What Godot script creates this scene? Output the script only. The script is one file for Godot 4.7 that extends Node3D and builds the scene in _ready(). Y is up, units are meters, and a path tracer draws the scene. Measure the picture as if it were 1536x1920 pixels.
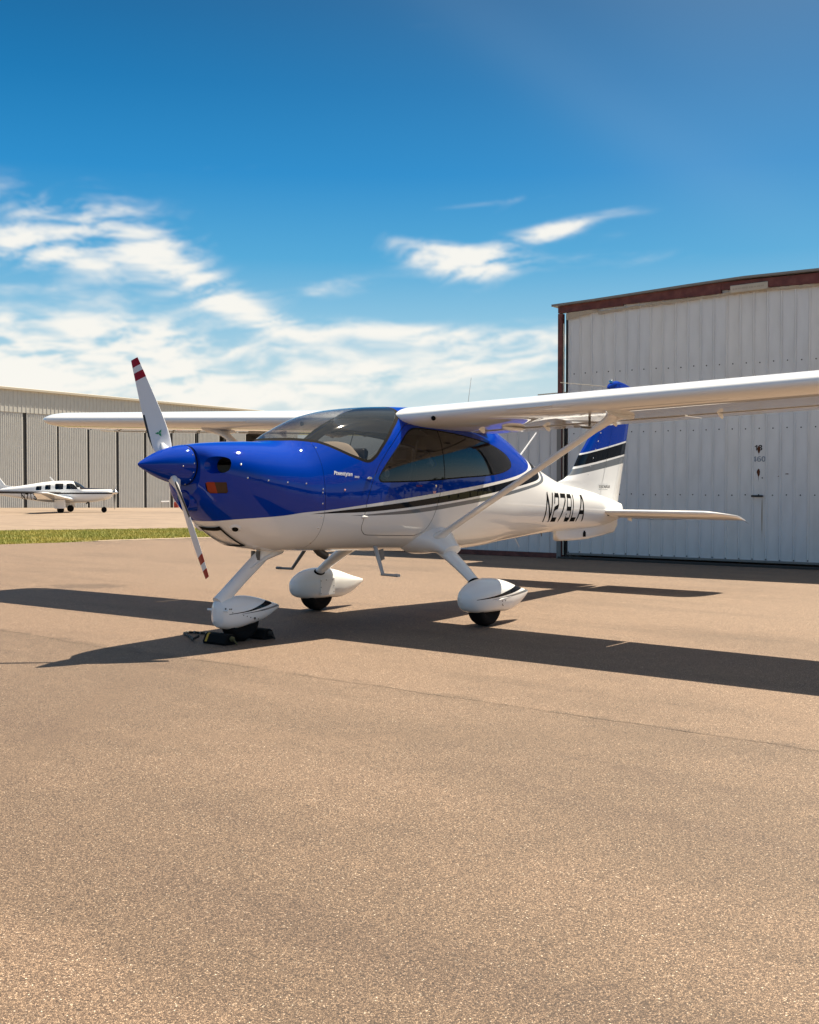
extends Node3D

# ------------------------------------------------------------------ camera, sky, sun, exposure
const EYE := 1.312
const FOCAL := 2128.4 / 960.0          # focal length over half the picture's height
const SUN_TOWARDS := Vector3(0.416, 1.0, -0.3735)
const EXPOSURE := 2.1
const PAVE_TONE := 1.80

var rng := RandomNumberGenerator.new()
var M := {}
var taken := {}


func _ready() -> void:
	rng.seed = 20240611
	set_camera()
	set_sky()
	set_sun()
	make_materials()
	build_ground()
	build_near_hangar()
	build_low_hangar()
	build_far_hangar()
	build_airplane()
	build_chocks()
	build_far_airplane()
	build_small_things()
	build_wood()


func set_camera() -> void:
	var cam := Camera3D.new()
	cam.name = "camera"
	cam.fov = rad_to_deg(2.0 * atan(1.0 / FOCAL))
	cam.near = 0.1
	cam.far = 6000.0
	add_child(cam)
	cam.position = Vector3(0, EYE, 0)
	cam.rotation.x = -atan(56.2 / 2128.4)
	cam.current = true


func set_sun() -> void:
	var sun := DirectionalLight3D.new()
	sun.name = "sun"
	add_child(sun)
	sun.look_at_from_position(SUN_TOWARDS.normalized() * 50.0, Vector3.ZERO, Vector3.UP)
	sun.light_energy = 1.6
	sun.light_color = Color(1.0, 0.945, 0.855)
	sun.light_angular_distance = 0.5
	sun.shadow_enabled = true


func lin(r: float, g: float, b: float) -> Vector3:
	var c := Color8(int(r), int(g), int(b)).srgb_to_linear()
	return Vector3(c.r, c.g, c.b) / EXPOSURE


func set_sky() -> void:
	var env := Environment.new()
	env.background_mode = Environment.BG_SKY
	env.tonemap_mode = Environment.TONE_MAPPER_LINEAR
	env.tonemap_exposure = EXPOSURE
	env.sdfgi_enabled = true
	env.ssao_enabled = true
	env.ssil_enabled = true
	var sky := Sky.new()
	var m := PanoramaSkyMaterial.new()
	m.panorama = ImageTexture.create_from_image(sky_image())
	sky.sky_material = m
	env.sky = sky
	var we := WorldEnvironment.new()
	we.name = "world_environment"
	we.environment = env
	add_child(we)


# Air that pales towards the horizon, with cirrus: noise everywhere, gathered into the banks that the photograph shows.
func sky_image() -> Image:
	var w := 4096
	var h := 2048
	var stops := [
		[0.0, lin(232, 233, 226)], [2.5, lin(221, 230, 229)], [5.0, lin(192, 219, 228)], [8.0, lin(140, 196, 225)], [11.0, lin(86, 170, 217)],
		[15.0, lin(45, 142, 204)], [19.0, lin(26, 121, 182)], [23.5, lin(15, 99, 155)], [32.0, lin(17, 88, 142)], [90.0, lin(22, 82, 134)]]
	var cirrus := FastNoiseLite.new()
	cirrus.noise_type = FastNoiseLite.TYPE_SIMPLEX_SMOOTH
	cirrus.seed = 11
	cirrus.frequency = 0.13
	cirrus.fractal_octaves = 6
	cirrus.fractal_gain = 0.6
	var warp := FastNoiseLite.new()
	warp.noise_type = FastNoiseLite.TYPE_SIMPLEX_SMOOTH
	warp.seed = 5
	warp.frequency = 0.11
	warp.fractal_octaves = 3
	var fine_noise := FastNoiseLite.new()
	fine_noise.noise_type = FastNoiseLite.TYPE_SIMPLEX_SMOOTH
	fine_noise.seed = 37
	fine_noise.frequency = 0.42
	fine_noise.fractal_octaves = 4
	fine_noise.fractal_gain = 0.6
	var broad := FastNoiseLite.new()
	broad.noise_type = FastNoiseLite.TYPE_SIMPLEX_SMOOTH
	broad.seed = 23
	broad.frequency = 0.045
	broad.fractal_octaves = 2
	# banks of cloud: azimuth, elevation (degrees), half width, half height, tilt (degrees), strength
	var banks := [
		[-17.2, 12.7, 3.6, 0.8, -14, 0.62], [-13.2, 11.6, 2.4, 0.9, -38, 0.72], [-19.4, 11.0, 3.6, 0.9, 2, 0.85], [-15.2, 10.6, 3.4, 0.8, -12, 0.6],
		[-9.4, 9.3, 2.6, 0.55, -30, 0.55], [-7.2, 8.0, 3.0, 0.55, -20, 0.68], [-5.4, 9.4, 2.2, 0.35, 8, 0.55], [-10.2, 11.0, 2.2, 0.9, -60, 0.22], [-18.4, 9.2, 4.0, 0.35, -4, 0.35],
		[-17.8, 7.0, 5.0, 0.9, 3, 1.25], [-19.0, 5.2, 7.0, 1.0, 0, 1.35], [-10.6, 6.6, 3.8, 0.6, -5, 0.8], [-11.8, 4.4, 7.0, 0.8, -4, 1.15],
		[1.5, 11.2, 2.0, 0.55, -16, 0.95], [3.4, 10.8, 1.8, 0.5, 6, 0.75], [5.6, 11.9, 2.6, 0.32, 14, 0.85], [8.6, 12.6, 1.9, 0.25, 12, 0.62], [11.2, 12.5, 1.2, 0.3, 20, 0.3], [9.2, 10.8, 3.6, 0.35, 2, 0.36],
		[-2.8, 7.7, 2.6, 0.35, -3, 0.75], [0.6, 7.2, 3.0, 0.35, 0, 0.55], [5.6, 7.4, 3.4, 0.6, 8, 0.6], [4.8, 5.9, 5.4, 0.8, 4, 0.9], [-2.0, 5.2, 4.0, 0.5, 0, 0.6],
		[9.0, 18.4, 9.5, 1.1, -33, -0.034], [14.5, 22.0, 7.0, 3.4, -40, -0.022], [16.0, 15.0, 5.0, 4.0, -20, -0.030], [-9.8, 15.0, 2.4, 0.22, 6, 0.26], [6.0, 14.2, 2.0, 0.18, 30, 0.26], [4.4, 13.7, 3.2, 0.10, 5, 0.30]]
	var data := PackedFloat32Array()
	data.resize(w * h * 3)
	var white := lin(252, 249, 241)
	var below := lin(150, 140, 126)
	var sun_at := SUN_TOWARDS.normalized()
	var glow := lin(214, 232, 240)
	for y in h:
		var el := 90.0 - (y + 0.5) * 180.0 / h
		var c := below
		if el > 0.0:
			var k := 0
			while k < stops.size() - 2 and el > stops[k + 1][0]:
				k += 1
			var t := clampf((el - stops[k][0]) / (stops[k + 1][0] - stops[k][0]), 0.0, 1.0)
			c = (stops[k][1] as Vector3).lerp(stops[k + 1][1], t)
		var at := y * w * 3
		var near: Array = []
		if el > 0.0:
			for b in banks:
				if absf(el - b[1]) < 2.6 * (b[3] + b[2] * absf(sin(deg_to_rad(b[4])))):
					near.append([b[0], b[1], b[2], b[3], cos(deg_to_rad(b[4])), sin(deg_to_rad(b[4])), b[5]])
		for x in w:
			var o := c
			if el > 0.0:
				var toward := cos(deg_to_rad(el)) * (sin((x + 0.5) / w * TAU) * sun_at.x - cos((x + 0.5) / w * TAU) * sun_at.z) + sin(deg_to_rad(el)) * sun_at.y
				var ang := rad_to_deg(acos(clampf(toward, -1.0, 1.0)))
				o = c.lerp(glow, minf(0.20 * exp(-(ang - 40.0) / 7.0), 0.6))
			if el > 0.0:
				var az := (x + 0.5) / w * 360.0
				if az > 180.0:
					az -= 360.0
				var bank := clampf((8.0 - el) * 0.055, 0.0, 0.32) + 0.26 * maxf(broad.get_noise_2d(az, el * 2.4) + (0.0 if el < 25.0 else 0.12), 0.0) + clampf((el - 25.0) * 0.022, 0.0, 0.85)  # last term thickens cirrus overhead, out of view, to brighten the shade
				var veil := 0.0
				for b in near:
					var dx: float = az - b[0]
					if absf(dx) > 3.0 * b[2]:
						continue
					var dy: float = el - b[1]
					var u: float = (dx * b[4] + dy * b[5]) / b[2]
					var v: float = (-dx * b[5] + dy * b[4]) / b[3]
					var here: float = exp(-(u * u + v * v) * 0.5)
					if b[6] < 0.0:
						veil -= b[6] * here
					else:
						bank += b[6] * 0.92 * here
				if bank > 0.02:
					var px := az
					var py := el * 1.7
					if el > 40.0:
						var far := 40.0 / tan(deg_to_rad(el))
						px = far * sin(deg_to_rad(az))
						py = far * cos(deg_to_rad(az))
					px += warp.get_noise_2d(px, py) * 1.6
					py += warp.get_noise_2d(px + 71.0, py + 31.0) * 1.0
					# fibres drawn out along the wind, torn by finer noise
					var fibre := 0.5 + 0.85 * cirrus.get_noise_2d(px * 0.8 + py * 0.4, py * 1.9 - px * 0.35)
					var shred := 0.5 + 0.9 * fine_noise.get_noise_2d(px * 0.6 + py * 0.35, py * 1.9 - px * 0.45)
					var v2 := bank * (-0.22 + 1.25 * fibre + 0.75 * shred)
					var d := smoothstep(0.12, 1.32, v2)
					o = o.lerp(white, d * 0.95)
				o = o.lerp(glow, veil)
			data[at] = o.x
			data[at + 1] = o.y
			data[at + 2] = o.z
			at += 3
	return Image.create_from_data(w, h, false, Image.FORMAT_RGBF, data.to_byte_array())


# ------------------------------------------------------------------ helpers
class Soup:
	var v := PackedVector3Array()
	var n := PackedVector3Array()

	func tri(a: Vector3, b: Vector3, c: Vector3, na: Vector3, nb: Vector3, nc: Vector3) -> void:
		if (b - a).cross(c - a).dot(na + nb + nc) > 0.0:
			v.append(a); v.append(c); v.append(b)
			n.append(na); n.append(nc); n.append(nb)
		else:
			v.append(a); v.append(b); v.append(c)
			n.append(na); n.append(nb); n.append(nc)

	func flat(a: Vector3, b: Vector3, c: Vector3, out: Vector3) -> void:
		var k := (b - a).cross(c - a)
		if k.length_squared() < 1e-18:
			return
		k = k.normalized()
		if k.dot(out) < 0.0:
			k = -k
		tri(a, b, c, k, k, k)

	func quad(a: Vector3, b: Vector3, c: Vector3, d: Vector3, out: Vector3) -> void:
		flat(a, b, c, out)
		flat(a, c, d, out)


func numbered(called: String) -> String:
	if not taken.has(called):
		taken[called] = 0
		return called
	taken[called] += 1
	return "%s_%03d" % [called, taken[called]]


func thing(called: String, label: String, category: String, at := Vector3.ZERO, turn := 0.0, group := "") -> Node3D:
	var o := Node3D.new()
	o.name = numbered(called)
	add_child(o)
	o.position = at
	o.rotation.y = turn
	o.set_meta("label", label)
	o.set_meta("category", category)
	if group != "":
		o.set_meta("group", group)
	return o


func mesh_of(surfaces: Array) -> ArrayMesh:
	var m := ArrayMesh.new()
	for s in surfaces:
		var soup: Soup = s[0]
		if soup.v.is_empty():
			continue
		var a := []
		a.resize(Mesh.ARRAY_MAX)
		a[Mesh.ARRAY_VERTEX] = soup.v
		a[Mesh.ARRAY_NORMAL] = soup.n
		m.add_surface_from_arrays(Mesh.PRIMITIVE_TRIANGLES, a)
		m.surface_set_material(m.get_surface_count() - 1, s[1])
	return m


func part(called: String, parent: Node, surfaces: Array) -> MeshInstance3D:
	return place(called, parent, mesh_of(surfaces))


func place(called: String, parent: Node, m: Mesh, at := Vector3.ZERO) -> MeshInstance3D:
	var o := MeshInstance3D.new()
	o.name = called
	o.mesh = m
	parent.add_child(o, true)
	o.position = at
	return o


# pieces too small to pick apart one by one, joined
func fine(called: String, parent: Node, surfaces: Array) -> MeshInstance3D:
	var o := part(called, parent, surfaces)
	o.set_meta("kind", "stuff")
	return o


func structure(called: String, surfaces: Array) -> MeshInstance3D:
	var o := part(numbered(called), self, surfaces)
	o.set_meta("kind", "structure")
	return o


# rings of equal length -> skin with smooth normals
func loft(s: Soup, rings: Array, closed := true, cap_first := true, cap_last := true) -> void:
	var rows := rings.size()
	var cols: int = rings[0].size()
	var nor := []
	var sign_sum := 0.0
	for i in rows:
		var r: PackedVector3Array = rings[i]
		var mid := Vector3.ZERO
		for p in r:
			mid += p
		mid /= cols
		var line := PackedVector3Array()
		for j in cols:
			var du: Vector3 = rings[mini(i + 1, rows - 1)][j] - rings[maxi(i - 1, 0)][j]
			var a := (j - 1 + cols) % cols if closed else maxi(j - 1, 0)
			var b := (j + 1) % cols if closed else mini(j + 1, cols - 1)
			var k := du.cross(r[b] - r[a])
			k = k.normalized() if k.length_squared() > 1e-18 else Vector3.ZERO
			sign_sum += signf(k.dot(r[j] - mid)) if k.length_squared() > 0.0 else 0.0
			line.append(k)
		nor.append(line)
	var flip := 1.0 if sign_sum >= 0.0 else -1.0
	for i in rows:
		for j in cols:
			nor[i][j] *= flip
			if nor[i][j].length_squared() < 0.1:
				var e: Vector3 = rings[mini(i + 1, rows - 1)][j] - rings[maxi(i - 1, 0)][j]
				nor[i][j] = (-e if i == 0 else e).normalized()
	for i in rows - 1:
		for j in (cols if closed else cols - 1):
			var b := (j + 1) % cols
			var p: Vector3 = rings[i][j]
			var q: Vector3 = rings[i][b]
			var r2: Vector3 = rings[i + 1][b]
			var t: Vector3 = rings[i + 1][j]
			if p.distance_squared_to(q) > 1e-14:
				s.tri(p, q, r2, nor[i][j], nor[i][b], nor[i + 1][b])
			if t.distance_squared_to(r2) > 1e-14:
				s.tri(p, r2, t, nor[i][j], nor[i + 1][b], nor[i + 1][j])
	if closed and cap_first:
		fan(s, rings[0], rings[0][0] - rings[1][0])
	if closed and cap_last:
		fan(s, rings[rows - 1], rings[rows - 1][0] - rings[rows - 2][0])


func fan(s: Soup, ring: PackedVector3Array, out: Vector3) -> void:
	var mid := Vector3.ZERO
	for p in ring:
		mid += p
	mid /= ring.size()
	for j in ring.size():
		s.flat(mid, ring[j], ring[(j + 1) % ring.size()], out)


func ellipse(mid: Vector3, a: Vector3, b: Vector3, count := 20, power := 2.0) -> PackedVector3Array:
	var r := PackedVector3Array()
	for j in count:
		var t := TAU * j / count
		r.append(mid + a * signf(cos(t)) * pow(absf(cos(t)), 2.0 / power) + b * signf(sin(t)) * pow(absf(sin(t)), 2.0 / power))
	return r


# tube along points: every station is [point, half width along wide, half thickness across]
func tube(s: Soup, stations: Array, wide: Vector3, count := 16, power := 2.0) -> void:
	var rings := []
	for i in stations.size():
		var d: Vector3 = (stations[mini(i + 1, stations.size() - 1)][0] - stations[maxi(i - 1, 0)][0]).normalized()
		var a := (wide - d * wide.dot(d)).normalized()
		var b := d.cross(a).normalized()
		rings.append(ellipse(stations[i][0], a * stations[i][1], b * stations[i][2], count, power))
	loft(s, rings)


func rod(s: Soup, a: Vector3, b: Vector3, r0: float, r1 := -1.0, count := 10) -> void:
	if r1 < 0.0:
		r1 = r0
	var w := Vector3.RIGHT if absf((b - a).normalized().x) < 0.8 else Vector3.UP
	tube(s, [[a, r0, r0], [b, r1, r1]], w, count)


# box with chamfered long edges; x, y, z half sizes in the given basis
func box(s: Soup, mid: Vector3, half: Vector3, basis := Basis.IDENTITY, bevel := 0.0) -> void:
	var c := minf(bevel, minf(half.x, minf(half.y, half.z)) * 0.9)
	if c <= 0.0:
		for ax in 3:
			for sg in [-1.0, 1.0]:
				var nn := Vector3.ZERO
				nn[ax] = sg
				var u := Vector3.ZERO
				var v := Vector3.ZERO
				u[(ax + 1) % 3] = half[(ax + 1) % 3]
				v[(ax + 2) % 3] = half[(ax + 2) % 3]
				var o: Vector3 = nn * half[ax]
				s.quad(mid + basis * (o - u - v), mid + basis * (o + u - v), mid + basis * (o + u + v), mid + basis * (o - u + v), basis * nn)
		return
	for ax in 3:
		var a1 := (ax + 1) % 3
		var a2 := (ax + 2) % 3
		for sg in [-1.0, 1.0]:
			var nn := Vector3.ZERO
			nn[ax] = sg
			var u := Vector3.ZERO
			var v := Vector3.ZERO
			u[a1] = half[a1] - c
			v[a2] = half[a2] - c
			var o: Vector3 = nn * half[ax]
			s.quad(mid + basis * (o - u - v), mid + basis * (o + u - v), mid + basis * (o + u + v), mid + basis * (o - u + v), basis * nn)
		for s1 in [-1.0, 1.0]:
			for s2 in [-1.0, 1.0]:
				var e := Vector3.ZERO
				e[ax] = half[ax] - c
				var p := Vector3.ZERO
				p[a1] = s1 * half[a1]
				p[a2] = s2 * (half[a2] - c)
				var q := Vector3.ZERO
				q[a1] = s1 * (half[a1] - c)
				q[a2] = s2 * half[a2]
				s.quad(mid + basis * (p - e), mid + basis * (p + e), mid + basis * (q + e), mid + basis * (q - e), basis * (p + q))
	for sx in [-1.0, 1.0]:
		for sy in [-1.0, 1.0]:
			for sz in [-1.0, 1.0]:
				s.flat(mid + basis * Vector3(sx * half.x, sy * (half.y - c), sz * (half.z - c)), mid + basis * Vector3(sx * (half.x - c), sy * half.y, sz * (half.z - c)), mid + basis * Vector3(sx * (half.x - c), sy * (half.y - c), sz * half.z), basis * Vector3(sx, sy, sz))


# turned shape about the x axis: profile of (x, radius)
func lathe_x(s: Soup, mid: Vector3, profile: Array, count := 40, closed_ends := true) -> void:
	var rings := []
	for p in profile:
		rings.append(ellipse(mid + Vector3(p[0], 0, 0), Vector3(0, maxf(p[1], 1e-5), 0), Vector3(0, 0, maxf(p[1], 1e-5)), count))
	loft(s, rings, true, closed_ends, closed_ends)


# turned shape about any axis
func lathe(s: Soup, mid: Vector3, axis: Vector3, profile: Array, count := 28) -> void:
	var a := axis.normalized()
	var u := a.cross(Vector3.UP if absf(a.y) < 0.9 else Vector3.RIGHT).normalized()
	var v := a.cross(u)
	var rings := []
	for p in profile:
		rings.append(ellipse(mid + a * p[0], u * maxf(p[1], 1e-5), v * maxf(p[1], 1e-5), count))
	loft(s, rings)


# triangles as position, normal, position, normal ... ; split by the sign of f(position)
func clip(t: PackedVector3Array, f: Callable) -> Array:
	var keep := PackedVector3Array()
	var rest := PackedVector3Array()
	for i in range(0, t.size(), 6):
		var d0: float = f.call(t[i])
		var d1: float = f.call(t[i + 2])
		var d2: float = f.call(t[i + 4])
		if d0 >= 0.0 and d1 >= 0.0 and d2 >= 0.0:
			keep.append_array(t.slice(i, i + 6))
		elif d0 < 0.0 and d1 < 0.0 and d2 < 0.0:
			rest.append_array(t.slice(i, i + 6))
		else:
			var d := [d0, d1, d2]
			var into := [PackedVector3Array(), PackedVector3Array()]
			for k in 3:
				var j := (k + 1) % 3
				var here: PackedVector3Array = into[0 if d[k] >= 0.0 else 1]
				here.append(t[i + 2 * k]); here.append(t[i + 2 * k + 1])
				into[0 if d[k] >= 0.0 else 1] = here
				if (d[k] >= 0.0) != (d[j] >= 0.0):
					var a: float = d[k] / (d[k] - d[j])
					var p := t[i + 2 * k].lerp(t[i + 2 * j], a)
					var n := t[i + 2 * k + 1].lerp(t[i + 2 * j + 1], a)
					for q in 2:
						var l: PackedVector3Array = into[q]
						l.append(p); l.append(n)
						into[q] = l
			for q in 2:
				var l: PackedVector3Array = into[q]
				for k in range(1, l.size() / 2 - 1):
					var tri := PackedVector3Array([l[0], l[1], l[2 * k], l[2 * k + 1], l[2 * k + 2], l[2 * k + 3]])
					if q == 0:
						keep.append_array(tri)
					else:
						rest.append_array(tri)
	return [keep, rest]


func pour(s: Soup, t: PackedVector3Array) -> void:
	for i in range(0, t.size(), 6):
		s.tri(t[i], t[i + 2], t[i + 4], t[i + 1], t[i + 3], t[i + 5])


func from_soup(s: Soup) -> PackedVector3Array:
	var t := PackedVector3Array()
	for i in s.v.size():
		t.append(s.v[i])
		t.append(s.n[i])
	return t


# signed distance to a polygon, positive inside
func inside(poly: PackedVector2Array, lo: Vector2, hi: Vector2, p: Vector2) -> float:
	if p.x < lo.x or p.y < lo.y or p.x > hi.x or p.y > hi.y:
		return -1.0
	var best := 1e9
	var within := false
	var j := poly.size() - 1
	for i in poly.size():
		var a := poly[i]
		var b := poly[j]
		var e := b - a
		var w := p - a
		var q := w - e * clampf(w.dot(e) / e.length_squared(), 0.0, 1.0)
		best = minf(best, q.length_squared())
		if (a.y > p.y) != (b.y > p.y) and p.x < (b.x - a.x) * (p.y - a.y) / (b.y - a.y) + a.x:
			within = not within
		j = i
	return sqrt(best) if within else -sqrt(best)


func polygon_test(points: Array, axes := "xy", margin := 0.1) -> Callable:
	var poly := PackedVector2Array()
	for p in points:
		poly.append(Vector2(p[0], p[1]))
	var lo := poly[0]
	var hi := poly[0]
	for p in poly:
		lo = lo.min(p)
		hi = hi.max(p)
	lo -= Vector2(margin, margin)
	hi += Vector2(margin, margin)
	if axes == "xy":
		return func(p: Vector3) -> float: return inside(poly, lo, hi, Vector2(p.x, p.y))
	return func(p: Vector3) -> float: return inside(poly, lo, hi, Vector2(absf(p.z), p.y)) if p.x < -2.4 else -1.0


# closed smooth curve through points
func smooth(points: Array, steps := 4) -> Array:
	var out := []
	var n := points.size()
	for i in n:
		var a := Vector2(points[(i - 1 + n) % n][0], points[(i - 1 + n) % n][1])
		var b := Vector2(points[i][0], points[i][1])
		var c := Vector2(points[(i + 1) % n][0], points[(i + 1) % n][1])
		var d := Vector2(points[(i + 2) % n][0], points[(i + 2) % n][1])
		for k in steps:
			var p := b.cubic_interpolate(c, a, d, float(k) / steps)
			out.append([p.x, p.y])
	return out


func curve_y(line: Array, x: float) -> float:
	var n := line.size()
	if x <= line[0][0]:
		return line[0][1] + (line[1][1] - line[0][1]) / (line[1][0] - line[0][0]) * (x - line[0][0])
	if x >= line[n - 1][0]:
		return line[n - 1][1] + (line[n - 1][1] - line[n - 2][1]) / (line[n - 1][0] - line[n - 2][0]) * (x - line[n - 1][0])
	var i := 0
	while x > line[i + 1][0]:
		i += 1
	var h: float = line[i + 1][0] - line[i][0]
	var t: float = (x - line[i][0]) / h
	var a := maxi(i - 1, 0)
	var b := mini(i + 2, n - 1)
	var m0: float = (line[i + 1][1] - line[a][1]) / (line[i + 1][0] - line[a][0]) * h
	var m1: float = (line[b][1] - line[i][1]) / (line[b][0] - line[i][0]) * h
	var t2 := t * t
	var t3 := t2 * t
	return (2 * t3 - 3 * t2 + 1) * line[i][1] + (t3 - 2 * t2 + t) * m0 + (-2 * t3 + 3 * t2) * line[i + 1][1] + (t3 - t2) * m1


# a body given by stations [x, top, bottom, half width, height of the widest point, upper power, lower power]
class Body:
	var st := []
	var m := []

	func _init(stations: Array) -> void:
		st = stations
		for i in st.size():
			var a: Array = st[maxi(i - 1, 0)]
			var b: Array = st[mini(i + 1, st.size() - 1)]
			var row := []
			for k in 7:
				row.append((b[k] - a[k]) / (b[0] - a[0]))
			m.append(row)

	func at(x: float) -> PackedFloat32Array:
		var i := 0
		while i < st.size() - 2 and x > st[i + 1][0]:
			i += 1
		var h: float = st[i + 1][0] - st[i][0]
		var t: float = clampf((x - st[i][0]) / h, 0.0, 1.0)
		var t2 := t * t
		var t3 := t2 * t
		var out := PackedFloat32Array()
		for k in 7:
			out.append((2 * t3 - 3 * t2 + 1) * st[i][k] + (t3 - 2 * t2 + t) * h * m[i][k] + (-2 * t3 + 3 * t2) * st[i + 1][k] + (t3 - t2) * h * m[i + 1][k])
		return out

	func ring(x: float, count: int, shrink := 0.0) -> PackedVector3Array:
		var q := at(x)
		var r := PackedVector3Array()
		for j in count:
			var t := TAU * j / count
			var n: float = q[5] if sin(t) >= 0.0 else q[6]
			var up: float = (q[1] - q[4] if sin(t) >= 0.0 else q[4] - q[2]) - shrink
			r.append(Vector3(x, q[4] + up * signf(sin(t)) * pow(absf(sin(t)), 2.0 / n), (q[3] - shrink) * signf(cos(t)) * pow(absf(cos(t)), 2.0 / n)))
		return r

	# point of the skin at (x, y) on the side z > 0 or z < 0
	func skin(x: float, y: float, side: float) -> Vector3:
		var q := at(x)
		var n: float = q[5] if y >= q[4] else q[6]
		var v: float = absf(y - q[4]) / (q[1] - q[4] if y >= q[4] else q[4] - q[2])
		return Vector3(x, y, side * q[3] * pow(maxf(1.0 - pow(minf(v, 1.0), n), 0.0), 1.0 / n))

	func normal(x: float, y: float, side: float) -> Vector3:
		var p := skin(x, y, side)
		var a := skin(x + 0.01, y, side) - p
		var b := skin(x, y + 0.01, side) - p
		var k := a.cross(b).normalized()
		return k if k.z * side > 0.0 else -k


# flat strokes laid on a skin, 1.5 mm proud: strokes in the unit box, put by the corner function
func strokes(s: Soup, lines: Array, width: float, put: Callable) -> void:
	for l in lines:
		for i in l.size() - 1:
			var a := Vector2(l[i][0], l[i][1])
			var b := Vector2(l[i + 1][0], l[i + 1][1])
			var steps := maxi(1, int(a.distance_to(b) / 0.06))
			var d := (b - a).normalized()
			var k := Vector2(-d.y, d.x) * width * 0.5
			var a2 := a - d * width * 0.5
			var b2 := b + d * width * 0.5
			for q in steps:
				var p0 := a2.lerp(b2, float(q) / steps)
				var p1 := a2.lerp(b2, float(q + 1) / steps)
				var c: Array = [put.call(p0 - k), put.call(p1 - k), put.call(p1 + k), put.call(p0 + k)]
				s.tri(c[0][0], c[1][0], c[2][0], c[0][1], c[1][1], c[2][1])
				s.tri(c[0][0], c[2][0], c[3][0], c[0][1], c[2][1], c[3][1])


func text_soup(words: String, size: float, put: Callable) -> Soup:
	var f := SystemFont.new()
	f.font_names = PackedStringArray(["Droid Sans"])
	f.font_weight = 700
	var t := TextMesh.new()
	t.text = words
	t.font = f
	t.font_size = 64
	t.depth = 0.0
	t.pixel_size = 0.01
	t.horizontal_alignment = HORIZONTAL_ALIGNMENT_LEFT
	t.vertical_alignment = VERTICAL_ALIGNMENT_BOTTOM
	var a := t.get_mesh_arrays()
	var v: PackedVector3Array = a[Mesh.ARRAY_VERTEX]
	var idx: PackedInt32Array = a[Mesh.ARRAY_INDEX]
	var box3 := t.get_aabb()
	var s := Soup.new()
	for i in range(0, idx.size(), 3):
		var c := []
		for k in 3:
			var p := (v[idx[i + k]] - box3.position) * (size / maxf(box3.size.y, 1e-5))
			c.append(put.call(Vector2(p.x, p.y)))
		s.tri(c[0][0], c[1][0], c[2][0], c[0][1], c[1][1], c[2][1])
	return s


# ------------------------------------------------------------------ materials
func mat(r: float, g: float, b: float, rough := 0.6, metal := 0.0, coat := 0.0) -> StandardMaterial3D:
	var m := StandardMaterial3D.new()
	m.albedo_color = Color(r, g, b).linear_to_srgb()
	m.roughness = rough
	m.metallic = metal
	if coat > 0.0:
		m.clearcoat_enabled = true
		m.clearcoat = coat
		m.clearcoat_roughness = 0.02
		m.metallic_specular = 0.0 if metal == 0.0 else 0.2
	m.cull_mode = BaseMaterial3D.CULL_DISABLED
	return m


func glass(r: float, g: float, b: float, alpha: float) -> StandardMaterial3D:
	var m := mat(r, g, b, 0.02)
	m.albedo_color.a = alpha
	m.transparency = BaseMaterial3D.TRANSPARENCY_ALPHA
	return m


func noise_tex(size: int, noise: FastNoiseLite, stops: Array, invert := false) -> NoiseTexture2D:
	var t := NoiseTexture2D.new()
	t.width = size
	t.height = size
	t.seamless = true
	t.seamless_blend_skirt = 0.12
	t.noise = noise
	t.invert = invert
	t.normalize = true
	t.generate_mipmaps = false
	if not stops.is_empty():
		var g := Gradient.new()
		var off := PackedFloat32Array()
		var col := PackedColorArray()
		for s in stops:
			off.append(s[0])
			col.append(Color(s[1], s[2], s[3]).linear_to_srgb())
		g.offsets = off
		g.colors = col
		t.color_ramp = g
	return t


func noise_of(kind: int, freq: float, seed_: int, octaves := 1) -> FastNoiseLite:
	var n := FastNoiseLite.new()
	n.noise_type = kind
	n.frequency = freq
	n.seed = seed_
	n.fractal_type = FastNoiseLite.FRACTAL_FBM if octaves > 1 else FastNoiseLite.FRACTAL_NONE
	n.fractal_octaves = octaves
	return n


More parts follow.
